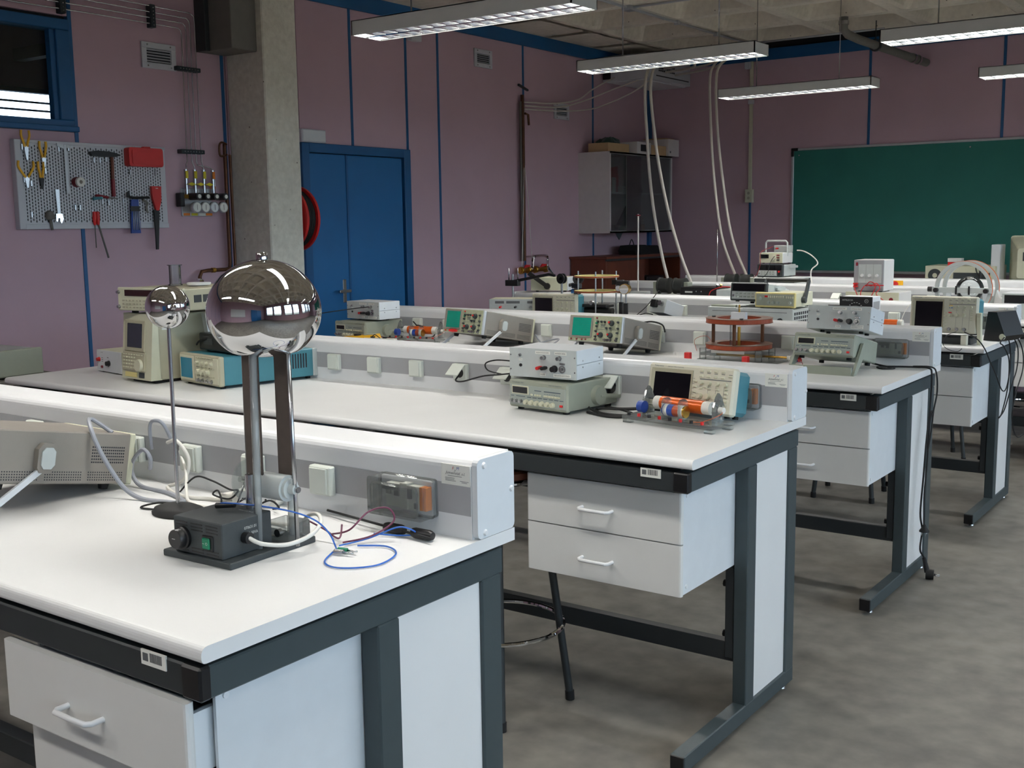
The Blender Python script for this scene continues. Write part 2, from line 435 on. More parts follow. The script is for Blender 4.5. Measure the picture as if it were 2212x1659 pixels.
# coffered concrete ceiling: one slab, every coffer a piece of its own
ce = struct(MB().box(-4.62, XR + .12, YF - .12, YB + .12, 3.62, 3.72).build('ceiling', CEIL))
S = 0.8; cm = MB()
def sq(h, z, r, n=3): return [(p[0], p[1], z) for p in rrect(-h, h, -h, h, max(r, .001), n)]
loops = [sq(S/2, 3.2, .0), sq(S/2 - .05, 3.2, .05), sq(S/2 - .065, 3.225, .06), sq(S/2 - .17, 3.54, .12), sq(.02, 3.56, .01)]
n = len(loops[0]); vs = [p for l in loops for p in l]
cm.add(vs, [(j*n+i, j*n+(i+1) % n, (j+1)*n+(i+1) % n, (j+1)*n+i) for j in range(4) for i in range(n)], False)
first = cm.build('coffer', CEIL, ce)
x = -0.787 - .4 - S*4; firstdone = False
while x < XR + .2:
    y = 8.45 - .4 - S*15
    while y < YB:
        if x - S/2 < XR:
            o = first if not firstdone else first.copy()
            if firstdone: COL.objects.link(o)
            firstdone = True
            o.location = (x, y, 0)
        y += S
    x += S
struct(MB().box(-4.5, -3.99, YF, YB, 3.2, 3.24).build('trim_4', CEIL))   # solid edge strip of the slab beside the left wall
# concrete column and the boxed duct beside it
struct(MB().box(-4.5, -4.15, 3.96, 4.25, 0, 3.22, b=.008).build('column', COLUMN))
# blue double door
d = struct(MB().box(-4.53, -4.478, 4.58, 4.65, 0, 2.12, b=.004).box(-4.53, -4.478, 5.66, 5.735, 0, 2.12, b=.004)
           .box(-4.53, -4.478, 4.65, 5.66, 2.055, 2.12, b=.004).build('door_1', BLUE))
B('door_leaf', BLUED, d, -4.53, -4.496, 4.652, 5.03, 0.01, 2.05, b=.003)
B('door_leaf', BLUED, d, -4.53, -4.496, 5.045, 5.645, 0.01, 2.05, b=.003)
B('astragal', BLUE, d, -4.53, -4.488, 5.022, 5.04, 0.01, 2.05, b=.002)
h = B('door_handle', STEEL, d, -4.496, -4.488, 4.95, 4.985, .98, 1.15, b=.003)
MB().cyl((-4.488, 4.967, 1.065), (-4.44, 4.967, 1.065), .009).box(-4.45, -4.432, 4.86, 4.98, 1.055, 1.077, b=.004).build('lever', STEEL, h)
# window into the next room and that room
w = struct(MB().box(-4.6, -4.488, WY0, 2.83, 2.645, WZ1, b=.004).box(-4.6, -4.488, WY0, 2.83, WZ0, 2.15, b=.004)
           .box(-4.6, -4.488, 2.745, 2.83, 2.15, 2.645, b=.004).build('window_1', BLUE))
B('pane', GLASS, w, -4.56, -4.554, WY0, 2.75, 2.15, 2.645)
B('sill', BLUE, w, -4.5, -4.46, WY0, 2.84, 2.085, 2.115, b=.004)
B('sash_edge', BLUE, w, -4.55, -4.505, 2.715, 2.75, 2.15, 2.645, b=.003)
struct(MB().box(-8.1, -8.0, -1, 4.3, 0, 3.4).box(-8.1, -8.0, 5.15, 8, 0, 3.4).box(-8.1, -8.0, 4.3, 5.15, 0, 2.45).box(-8.1, -8.0, 4.3, 5.15, 2.78, 3.4)
       .box(-8.1, -4.62, -1.1, -1, 0, 3.4).box(-8.1, -4.62, 8, 8.1, 0, 3.4).build('wall_1', MAUVE))
struct(MB().box(-8.1, -4.62, -1.1, 8.1, 3.4, 3.5).box(-6.9, -6.6, -1, 8, 3.1, 3.4).box(-8, -4.7, 4.6, 4.7, 3.0, 3.1).build('ceiling_1', DUCT))
w9 = struct(MB().box(-8.05, -7.98, 4.3, 5.15, 2.45, 2.52, b=.004).box(-8.05, -7.98, 4.3, 5.15, 2.74, 2.78).box(-8.05, -7.98, 4.3, 4.4, 2.52, 2.74).box(-8.05, -7.98, 5.06, 5.15, 2.52, 2.74)
       .build('window_9', BLUE))
B('glazing_bar', SATIN, w9, -8.04, -8.02, 4.4, 5.06, 2.655, 2.672); B('glazing_bar', SATIN, w9, -8.04, -8.02, 4.4, 5.06, 2.585, 2.602)

# ---------------------------------------------------------------- ceiling lamps
def lamp(x0, y0, z, label, L=1.2, W=0.2, H=0.066):
    t = thing('ceiling_lamp', label, 'lamp', (x0, y0, z), group='hanging fluorescent lamps')
    MB().box(0, L, 0, W, H - .004, H).box(0, L, 0, .006, 0, H).box(0, L, W - .006, W, 0, H).box(0, .006, 0, W, 0, H).box(L - .006, L, 0, W, 0, H).build('housing', LAMPW, t)
    MB().box(.006, L - .006, .006, .012, .004, .05).box(.006, L - .006, W - .012, W - .006, .004, .05).box(.006, L - .006, W/2 - .012, W/2 + .012, .003, .028).build('reflector', REFL, t)
    k = 17
    for i in range(1, k):
        xx = L*i/k
        MB().prism([(xx - .0025, .003), (xx + .0025, .003), (xx + .009, .028), (xx - .009, .028)], 'y', .012, W/2 - .012).prism(
            [(xx - .0025, .003), (xx + .0025, .003), (xx + .009, .028), (xx - .009, .028)], 'y', W/2 + .012, W - .012).build('louvre_fin', REFL, t)
    for yy in (.05, .15): CY('fluorescent_tube', TUBE, t, (.03, yy, .046), (L - .03, yy, .046), .013, n=10)
    for xx in (.28, .93): CY('suspension_rod', STEEL, t, (xx, W/2, H), (xx, W/2, 3.3 - z), .004, n=6)
    ld = bpy.data.lights.new('lamp_light', 'AREA'); ld.shape = 'RECTANGLE'; ld.size = L - .05; ld.size_y = W - .03
    ld.energy = LAMP_WATTS; ld.color = LAMP_TINT; ld.spread = math.radians(180)
    lo = bpy.data.objects.new('lamp_light', ld); COL.objects.link(lo); lo.parent = t; lo.location = (L/2, W/2, .031)
    return t
lamp(-2.37, 2.88, 2.40, 'longest looking lit lamp at the top, nearest to the camera')
lamp(-2.57, 5.13, 2.483, 'lit hanging lamp in front of the wall air conditioner, white hoses hanging below it')
lamp(-2.58, 7.2, 2.488, 'lit hanging lamp over the left end of the chalkboard, second from the corner')
lamp(-0.70, 5.25, 2.484, 'lit hanging lamp beside the grey drain pipe, cut by the picture edge')
lamp(-0.665, 7.27, 2.488, 'smallest lit hanging lamp, low over the chalkboard at the right edge of the picture')
for xx in (-2.37, -0.55):
    for yy in (0.75, -1.4): lamp(xx, yy, 2.45, 'lit lamp above the %s %s bench end, seen only as a streak in the chrome spheres' % ('nearest' if yy > 0 else 'missing', 'left' if xx < -1 else 'right'))
for yy in (0.75, 2.95, 5.15): lamp(1.6, yy, 2.45, 'lit lamp by the windows, outside the picture, level with the %s bench' % {0.75: 'first', 2.95: 'second', 5.15: 'fourth'}[yy])

# ---------------------------------------------------------------- benches
LB = 3.3
def bench(x, y, label, rz=0.0):
    t = thing('laboratory_bench', label, 'bench', (x, y, 0), rz, group='white laboratory benches')
    r = .013; pr = [(.813, .873), (.813, .9)]
    for i in range(6):
        a = PI/2 + PI/2*i/5; pr.append((r + r*math.cos(a), .9 - r + r*math.sin(a)))
    for i in range(4):
        a = PI + PI/2*i/3; pr.append((.008 + .008*math.cos(a), .881 + .008*math.sin(a)))
    MB().prism(pr, 'x', -LB, 0).build('worktop', WHITE, t)
    MB().box(-LB + .03, -.06, .05, .76, .86, .8725).build('spacer_board', RUBBER, t)
    B('front_beam', FRAMED, t, -LB + .05, -.05, .01, .05, .806, .86, b=.003)
    B('back_beam', FRAMED, t, -LB + .05, -.05, .76, .79, .806, .86, b=.003)
    B('stretcher', FRAMED, t, -LB + .05, -.05, .415, .455, .19, .25, b=.003)
    for k, s in ((0, 1), (1, -1)):
        X = -.015 if k == 0 else -LB + .015
        g = lambda a: X - s*a
        B('end_beam', FRAME, t, g(0), g(.042), .012, .79, .806, .86, b=.003)
        B('end_cap', BLACK, t, g(-.001), g(.046), .006, .03, .805, .861, b=.004)
        B('post', FRAME, t, g(0), g(.045), .405, .465, .06, .806, b=.003)
        B('post', FRAME, t, g(0), g(.045), .718, .783, .06, .806, b=.003)
        B('side_panel', WHITE, t, g(.008), g(.03), .465, .718, .062, .806)
        f = B('foot', FRAME, t, g(0), g(.045), 0.0, .785, .014, .065, b=.003)
        B('foot_cap', BLACK, f, g(.001), g(.044), -.004, .001, .016, .063, b=.002)
        for yy in (.05, .74): CY('leveller', STEEL, f, (g(.022), yy, 0), (g(.022), yy, .016), .016, .01, n=12)
        B('bracket', FRAMED, t, g(.045), g(.075), .41, .455, .2, .49, b=.003)
        for zz in (.27, .43): CY('bolt', RUBBER, t, (g(.075), .432, zz), (g(.088), .432, zz), .011, n=8)
    p = B('asset_tag', PAPER, t, -.16, -.098, .008, .011, .838, .863)
    m_ = MB(); xx = -.137
    for i, wd in enumerate((2, 1, 1, 3, 1, 2, 1, 1, 2, 3, 1, 2)):
        m_.box(xx, xx + wd*.0008, .0074, .0085, .845, .86); xx += wd*.0008 + .0012
    m_.box(-.155, -.142, .0074, .0085, .845, .858)
    m_.build('barcode', INKG, p)
    return t
def drawers(x, y, label, out=0.0):
    t = thing('drawer_cabinet', label, 'drawer cabinet', (x, y, 0), group='two drawer cabinets hung under the benches')
    MB().box(-.562, -.555, .07, .45, .5, .8).box(-.067, -.06, .07, .45, .5, .8).box(-.555, -.067, .07, .45, .5, .506).box(-.555, -.067, .444, .45, .5, .8).box(-.555, -.067, .07, .45, .795, .8).build('carcass', ALUW, t)
    for z0, z1, o in ((.649, .793, out), (.499, .645, 0.0)):
        d = MB().prism(rrect(-.57, -.056, .0, .018, .006, 2), 'z', z0, z1)
        ob = d.build('drawer', DRAWER, t); ob.location = (0, .05 - o, 0)
        zc = z0 + .065
        h = MB().tube([(-.375, 0, zc), (-.375, -.022, zc), (-.368, -.03, zc), (-.325, -.031, zc), (-.282, -.03, zc), (-.275, -.022, zc), (-.275, 0, zc)], .0052, 10)
        h.build('handle', TRUNKW, ob)
        if o: MB().box(-.55, -.54, .018, o + .3, z0 + .01, z1 - .03).box(-.085, -.075, .018, o + .3, z0 + .01, z1 - .03).box(-.54, -.085, .018, o + .3, z0 + .01, z0 + .016).build('drawer_tray', ALUW, ob)
    for zz in (.52, .78): CY('screw_cap', TRUNKW, t, (-.06, .09, zz), (-.057, .09, zz), .006, n=10)
    return t
def trunk(x, y, label, sockets, opened=(), breaker=True, sticker=True, rz=0.0):
    t = thing('service_trunk', label, 'power trunking', (x, y, .9), rz, group='white service trunks along the bench backs')
    F, K, H = .687, .813, .164; r = .022
    pr = [(K, .0), (K, H)]
    for i in range(6):
        a = PI/2 + PI/2*i/5; pr.append((F + r + r*math.cos(a), H - r + r*math.sin(a)))
    pr.append((F, 0))
    MB().prism(pr, 'x', -LB + .012, -.014).build('trunk_body', TRUNKW, t)
    B('accent_band', BAND, t, -LB + .014, -.016, F - .0012, F + .002, .048, .111)
    for X0, X1, sgn in ((-.013, 0, 1), (-LB, -LB + .011, -1)):
        e = MB().prism(rrect(F + .001, K, .001, H, .012, 3), 'x', X0, X1).build('end_plate', ALUW, t)
        for yy, zz in ((.71, .15), (.803, .085), (.712, .012)):
            CY('screw_cap', TRUNKW, e, (X1 if sgn > 0 else X0, yy, zz), ((X1 if sgn > 0 else X0) + sgn*.004, yy, zz), .007, .005, n=12)
    for k in sockets:
        X = -.42 - .222*k
        s = MB().box(X - .032, X + .032, F - .02, F, .043, .108, b=.003).build('socket_outlet', SOCKET, t)
        if k in opened:
            f = MB(); f.M = Matrix.Translation((X, F - .02, .106)) @ Matrix.Rotation(math.radians(-52), 4, 'X')
            f.box(-.03, .03, -.005, 0, -.062, 0, b=.002).build('flap', SOCKET, s)
            CY('socket_well', BLACK, s, (X, F - .0195, .074), (X, F - .021, .074), .019, n=16)
        else:
            B('flap', SOCKET, s, X - .028, X + .024, F - .024, F - .019, .047, .104, b=.0015)
    if breaker:
        a, b_, z0, z1 = -.25, -.1, .034, .114
        bb = B('breaker_box', PEG, t, a + .006, b_ - .006, F - .012, F, z0 + .004, z1 - .004, b=.002)
        MB().box(a + .035, a + .075, F - .03, F - .01, .052, .1).box(a + .077, a + .095, F - .034, F - .01, .05, .104).box(a + .097, a + .125, F - .03, F - .01, .05, .1).build('breaker', PAPER, bb)
        MB().box(a + .03, a + .075, F - .04, F - .029, .088, .098, b=.002).box(a + .038, a + .05, F - .034, F - .029, .078, .09).box(a + .06, a + .072, F - .034, F - .029, .076, .09)\
            .box(a + .098, a + .106, F - .036, F - .029, .074, .1).box(a + .112, a + .122, F - .032, F - .029, .054, .066).build('toggle', BLACK, bb)
        MB().box(a + .126, a + .134, F - .0305, F - .012, .052, .1).box(a + .137, a + .143, F - .0305, F - .012, .052, .1).build('warning_strip', ORANGE, bb)
        cov = MB()
        for P_, y0, y1 in ((0, F - .05, F), (.014, F - .054, F - .048)):
            o_ = rrect(a + P_, b_ - P_, z0 + P_*.6, z1 - P_*.6, .008, 3)
            cov.prism(o_, 'y', y0, y1)
        cov.build('clear_cover', SMOKE, bb)
        fr = MB(); n_ = 20
        o_ = [(p[0], F - .052, p[1]) for p in rrect(a + .012, b_ - .012, z0 + .008, z1 - .012, .009, 3)]
        fr.tube(o_, .0022, 6, closed=True)
        fr.tube([(p[0], F - .012, p[1]) for p in rrect(a + .001, b_ - .001, z0, z1, .009, 3)], .002, 6, closed=True)
        fr.build('cover_rim', SMOKE, bb)
    if sticker:
        p = B('maker_sticker', PAPER, t, -.089, -.016, F - .0015, F + .001, .108, .15)
        y_ = F - .0019
        text('F', .009, (-.059, y_, .142), p, INKR, shear=.2); text('y', .008, (-.0535, y_, .1385), p, INKG, shear=.2); text('M', .009, (-.047, y_, .1425), p, INKB, shear=.2)
        text('Jumainstal, s.l.', .008, (-.053, y_, .1325), p, INK, shear=.35, width=.05)
        for dx, dz, wd in ((-.054, .1265, .036), (-.067, .122, .024), (-.067, .1192, .023), (-.065, .1164, .027), (-.03, .1175, .022), (-.03, .1148, .014)):
            B('print_line', INKG, p, dx - wd/2, dx + wd/2, y_ - .0002, y_, dz - .0004, dz + .0004)
    return t
BY = [0.0, 1.602, 3.174, 4.71, 6.28, 7.35]
BX = [0.0, 0.015, 0.018, 0.03, 0.03, 0.03]
BL = ['nearest white bench with the chrome sphere generator on it', 'second white bench from the front, spectrum analyser at its far left end',
      'third white bench from the front, holding two green screen oscilloscopes', 'fourth white bench from the front, with probe cables hanging off its end',
      'fifth white bench from the front, holding the glass bulb inside rings', 'last white bench, in front of the chalkboard']
bench(BX[0], BY[0], BL[0])
for i in range(1, 6): bench(BX[i], BY[i], BL[i])
DL = ['white drawer cabinet under the nearest bench, its top drawer pulled open', 'white two drawer cabinet under the second bench, both drawers shut with handles in full view',
      'white two drawer cabinet under the third bench, behind the hanging plug lead', 'white two drawer cabinet under the fourth bench, beside the looped probe cables',
      'white drawer cabinet under the fifth bench at the right picture edge']
for i in range(5): drawers(BX[i], BY[i], DL[i], out=.042 if i == 0 else 0)
TL = ['white trunk with grey band on the nearest bench, breaker box clearly seen', 'white trunk with four visible sockets on the second bench, behind the solenoid board',
      'white trunk on the third bench behind the two green screen oscilloscopes', 'white trunk on the fourth bench, breaker half hidden by a black probe case',
      'white trunk on the fifth bench behind the glass bulb', 'white trunk on the last bench just below the chalkboard']
OP = [(), (1, 3, 4), (9,), (), (5,), ()]
for i in range(6):
    trunk(BX[i], BY[i], TL[i], [k for k in range(12) if not (i == 2 and k in (0, 2))] if i < 5 else range(0, 12, 2), OP[i])
def stool(x, y, label, rz=0.0):
    t = thing('lab_stool', label, 'stool', (x, y, 0), rz, group='round lab stools with grey legs')
    for a in (45, 135, 225, 315):
        ca, sa = math.cos(math.radians(a)), math.sin(math.radians(a))
        MB().cyl((.13*ca, .13*sa, .74), (.225*ca, .225*sa, .012), .0125, n=10).build('leg', FRAMED, t)
        CY('leg_tip', RUBBER, t, (.225*ca, .225*sa, 0), (.2235*ca, .2235*sa, .03), .015, n=10)
    TU('foot_ring', CHROME, t, [(.205*math.cos(2*PI*i/36), .205*math.sin(2*PI*i/36), .265) for i in range(36)], .0075, 8, closed=True)
    MB().lathe([(0, .76), (.155, .76), (.16, .766), (.16, .78), (.152, .787), (0, .787)], 32).build('seat', WOOD, t)
    TU('seat_ring', CHROME, t, [(.15*math.cos(2*PI*i/36), .15*math.sin(2*PI*i/36), .75) for i in range(36)], .009, 8, closed=True)
    return t
stool(-.73, 1.74, 'grey legged stool with chrome ring, between the first and second bench', math.radians(-8))
stool(-1.3, 1.05, 'dark stool standing deeper between the first two benches', .3)
stool(-.735, 5.07, 'stool whose legs show below the drawers of the third bench', .1)
stool(-.63, 6.36, 'stool with chrome foot ring seen under the fourth bench', .45)
stool(-.2, 7.2, 'stool behind the fifth bench at the right picture edge', .2)
# ---------------------------------------------------------------- instrument parts
def knob(p, x, z, r, l, m, name='knob', y=0.0, mark=None):
    o = MB().cyl((x, y, z), (x, y - l*.25, z), r*1.05, n=16).cyl((x, y - l*.25, z), (x, y - l, z), r*.92, r*.8, n=16).build(name, m, p)
    if mark: B('pointer', mark, o, x - r*.1, x + r*.1, y - l - .0006, y - l + .001, z, z + r*.75)
    return o
def bnc(p, x, z, r=.006, l=.016, y=0.0):
    return MB().cyl((x, y, z), (x, y - .003, z), r*1.35, n=8).cyl((x, y - .003, z), (x, y - l, z), r, n=12).cyl((x, y - l + .001, z), (x, y - l - .0005, z), r*.6, n=8).build('connector', STEEL, p)
def terminal(p, x, z, m, l=.024, r=.0065, y=0.0):
    return MB().cyl((x, y, z), (x, y - l*.3, z), r*.8, n=12).cyl((x, y - l*.3, z), (x, y - l, z), r, r*.85, n=12).build('terminal', m, p)
def buttons(p, rows, w, h, m, y=0.0, d=.004, name='key_row'):
    mb = MB()
    for x, z in rows: mb.box(x - w/2, x + w/2, y - d, y + .001, z - h/2, z + h/2, b=.0008)
    return mb.build(name, m, p, kind='stuff')
def marks(p, rows, m, y=0.0, name='print_marks'):
    mb = MB()
    for x, z, w, h in rows: mb.box(x - w/2, x + w/2, y - .0006, y + .0008, z - h/2, z + h/2)
    return mb.build(name, m, p, kind='stuff')
def feet(p, w, d, h=.01, r=.011, ins=.03, m=None):
    for X in (-w/2 + ins, w/2 - ins):
        for Y in (ins, d - ins): CY('foot', m or RUBBER, p, (X, Y, 0), (X, Y, h), r, n=10)

def function_generator(loc, rz, label, pose='flat', tilt=0.0, lift=0.0):
    """w .26, h .095, d .29; olive case, grey green panel"""
    t = thing('function_generator', label, 'generator', loc, rz, tilt, 'olive function generators')
    W, H, D, z0 = .262, .092, .285, .012
    B('case', GENCASE, t, -W/2 + .004, W/2 - .004, .012, D, z0, z0 + H, b=.004)
    B('front_bezel', GENCASE, t, -W/2, W/2, 0, .022, z0 - .002, z0 + H + .001, b=.006)
    B('front_panel', GENPANEL, t, -W/2 + .008, W/2 - .008, -.0015, .004, z0 + .006, z0 + H - .016, b=.001)
    y = -.0015
    B('display_window', CREAM, t, -.114, -.038, y - .002, y + .001, z0 + .044, z0 + .073, b=.001)
    B('display', SCREENK, t, -.109, -.043, y - .003, y + .001, z0 + .048, z0 + .069)
    buttons(t, [(-.024, z0 + .046)] + [(-.007 + i*.0105, z0 + .046) for i in range(3)] + [(.034 + i*.0105, z0 + .046) for i in range(7)], .0085, .006, CREAM, y)
    marks(t, [(.003, z0 + .061, .03, .0024), (.066, z0 + .061, .072, .0028), (-.112, z0 + .037, .014, .002), (-.075, z0 + .037, .04, .002)] +
          [(-.036 + i*.024, z0 + .036, .018, .0022) for i in range(6)] + [(.034 + i*.0105, z0 + .0525, .006, .001) for i in range(7)] + [(.106, z0 + .036, .016, .002)], INKT, y)
    for i in range(3): bnc(t, -.114 + i*.0205, z0 + .02, .0055, .012, y)
    for i in range(6): knob(t, -.048 + i*.0235, z0 + .019, .0088, .012, CREAM, y=y)
    B('power_button', RED, t, .1, .112, y - .005, y, z0 + .015, z0 + .023, b=.001)
    text('Circuitmate UM3', .006, (-.088, -.0005, z0 + H - .009), t, INKT, width=.05)
    text('FUNCTION GENERATOR', .005, (.078, -.0005, z0 + H - .009), t, INKT, width=.055)
    if pose == 'flat':
        feet(t, W, D, .012)
        for s in (-1, 1): CY('handle_hub', GENCASE, t, (s*(W/2 - .006), .16, z0 + .04), (s*(W/2 + .014), .16, z0 + .04), .034, .031, n=24)
        MB().tube([(-W/2 - .008, .16, .05), (-W/2 - .008, .29, .035), (W/2 + .008, .29, .035), (W/2 + .008, .16, .05)], .008, 8).build('handle', GENCASE, t)
    else:
        feet(t, W, D, .012)
        # stand: handle swung forward and down; local frame is tilted so undo the tilt for the foot bar
        ct, st = math.cos(tilt), math.sin(tilt)
        def wl_(yw, zw): return (yw*ct + zw*st, -yw*st + zw*ct)     # world offset -> local
        pv = (.085, z0 + .045)
        for s in (-1, 1):
            X0, X1 = (s*(W/2 + .001), s*(W/2 + .012))
            f1 = wl_(-.03, -lift); f2 = wl_(.002, -lift)
            MB().prism([(pv[0] - .02, pv[1] + .02), f1, f2, (pv[0] + .014, pv[1] - .02), (pv[0] + .08, pv[1] - .005), (pv[0] + .09, pv[1] + .03)], 'x', min(X0, X1), max(X0, X1)).build('stand_arm', GENCASE, t)
        a, b_, c_, d_ = wl_(-.03, -lift), wl_(-.03, .034 - lift), wl_(-.02, .034 - lift), wl_(-.02, -lift)
        MB().prism([a, b_, c_, d_], 'x', -W/2 - .001, W/2 + .001).build('stand_bar', GENCASE, t)
    return t
def amp_box(loc, rz, label, tilt=0.0, two_line=False, D=.2):
    """grey metal amplifier box with typed labels"""
    t = thing('amplifier_box', label, 'amplifier', loc, rz, tilt, 'grey amplifier boxes with typed labels')
    W, H, z0 = .265, .098, .008
    B('case_top', ALUW, t, -W/2, W/2, .002, D, z0 + H/2 + .0006, z0 + H, b=.002)
    B('case_base', ALUW, t, -W/2, W/2, .002, D, z0, z0 + H/2 - .0006, b=.002)
    B('front_panel', ALU, t, -W/2, W/2, -.002, .003, z0, z0 + H, b=.001)
    feet(t, W, D, z0, .009, .05)
    y = -.002
    MB().cyl((-.088, y, z0 + .074), (-.088, y - .005, z0 + .074), .0055, n=8).cyl((-.088, y - .005, z0 + .074), (-.087, y - .016, z0 + .07), .0018, .0028, n=8).build('toggle_switch', STEEL, t)
    plate(t, -.087, z0 + .06, .013, .008, 'ON', y=y)
    CY('indicator_lamp', BLACK, t, (-.086, y - .003, z0 + .04), (-.086, y, z0 + .04), .0055, n=12)
    plate(t, .002, z0 + .086, .058, .0105, 'SALIDA OSCILOSCOPIO', y=y)
    plate(t, .072, z0 + .086, .046, .0105, 'ENTRADA SEÑAL', y=y)
    for X in (.008, .069): bnc(t, X, z0 + .07, .0062, .018, y)
    terminal(t, -.004, z0 + .036, RED, .03, .0068, y); terminal(t, .015, z0 + .036, BLACK, .03, .0072, y)
    knob(t, .049, z0 + .034, .0115, .02, BLACK, 'knob', y)
    MB().ring(.009, .0125, y - .004, y, 24, (.079, 0, z0 + .034), 'y').cyl((.079, y, z0 + .034), (.079, y - .012, z0 + .034), .0055, n=12).build('threaded_socket', STEEL, t)
    B('cap_ring', STEEL, t, .068, .09, y - .003, y, z0 + .049, z0 + .055, b=.0015)
    plate(t, .002, z0 + .013, .022, .0095, 'SALIDA', y=y)
    if two_line: plate(t, .082, z0 + .013, .052, .016, y=y, lines=['REGULACIÓN DE', 'POTENCIA'])
    else: plate(t, .078, z0 + .012, .068, .011, 'REGULACIÓN DE POTENCIA', y=y)
    for X in (-W/2 + .006, W/2 - .006):
        for Z in (z0 + .025, z0 + .074): CY('screw', STEEL, t, (X, y - .0015, Z), (X, y, Z), .0026, n=8)
    for Y in (.04, D - .03):
        for Z in (z0 + .04, z0 + .062): CY('screw', STEEL, t, (W/2, Y, Z), (W/2 + .0015, Y, Z), .0026, n=8)
    return t
def digital_scope(loc, rz, label, tilt=0.0, W=.315, H=.15, D=.115, color=False):
    t = thing('digital_oscilloscope', label, 'oscilloscope', loc, rz, tilt, 'beige digital oscilloscopes')
    z0 = .006
    B('rear_case', TEAL, t, -W/2 + .006, W/2 - .004, .03, D, z0 + .004, z0 + H - .006, b=.012)
    B('fascia', BEIGE, t, -W/2, W/2, 0, .036, z0, z0 + H, b=.007)
    feet(t, W, D, z0 + .004, .01, .03)
    sx0, sx1, sz0, sz1 = -W/2 + .026, -W/2 + .16, z0 + .03, z0 + H - .028
    bz = MB(); e = .012
    o_ = [(sx0 - e, sz0 - e*.6), (sx1 + e*.6, sz0 - e*.6), (sx1 + e*.6, sz1 + e), (sx0 - e, sz1 + e)]; i_ = [(sx0, sz0), (sx1, sz0), (sx1, sz1), (sx0, sz1)]
    bz.add([(a, -.004, b_) for a, b_ in o_] + [(a, -.0008, b_) for a, b_ in i_], [(0, 1, 5, 4), (1, 2, 6, 5), (2, 3, 7, 6), (3, 0, 4, 7)])
    for k_ in range(4):
        a, b_ = o_[k_], o_[(k_+1) % 4]; bz.add([(a[0], -.004, a[1]), (b_[0], -.004, b_[1]), (b_[0], .001, b_[1]), (a[0], .001, a[1])], [(0, 1, 2, 3)])
    bz.build('screen_bezel', BEIGED, t)
    B('screen', SCREENK, t, sx0, sx1, -.0012, .001, sz0, sz1)
    text('Tektronix', .007, (sx0 + .012, -.0006, z0 + H - .009), t, INKT, width=.034)
    text('TDS 210 TWO CHANNEL', .005, (sx0 + .075, -.0006, z0 + H - .0095), t, INKG, width=.06)
    cx = sx1 + .018
    buttons(t, [(cx, z0 + .035 + i*.0165) for i in range(5)], .012, .0055, CREAM, 0, name='menu_key_row')
    rw = W/2 - .012 - (cx + .016); c = lambda f: cx + .016 + rw*f
    buttons(t, [(c(i*.235 + .03), z0 + H - z) for i in range(4) for z in (.014, .032)] + [(c(.97), z0 + H - .026)], .0125, .0058, CREAM, 0)
    marks(t, [(c(.5), z0 + H - .0405, rw*1.02, .0028)] + [(c(i*.235 + .03), z0 + H - .0215, .012, .0018) for i in range(5)] +
          [(sx1 + .006, z0 + .027 + i*.0165, .018, .0009) for i in range(6)] + [(c(x), z0 + H/2 - .022, .0007, H*.56) for x in (.28, .54, .8)], INKG, 0)
    for i in range(4): knob(t, c(.06 + i*.265), z0 + H - .053, .0068, .011, CREAM)
    for i in range(3): knob(t, c(.04 + i*.27), z0 + H - .094, .0098, .014, CREAM)
    buttons(t, [(c(.06), z0 + H - .07), (c(.33), z0 + H - .07), (c(.6), z0 + H - .07), (c(.19), z0 + H - .065)] + [(c(.88), z0 + H - .067 - i*.0125) for i in range(5)], .011, .0055, CREAM, 0, name='side_key_row')
    for i in range(3): bnc(t, c(.04 + i*.3), z0 + .02, .0068, .014)
    if color:
        B('channel_key', YELLOW, t, c(.0), c(.12), -.0045, .001, z0 + H - .05, z0 + H - .045); B('channel_key', WIREBLUE, t, c(.0), c(.12), -.0045, .001, z0 + H - .06, z0 + H - .055)
        B('channel_key', RED, t, c(-.02), c(.1), -.0045, .001, z0 + H - .085, z0 + H - .079)
    return t
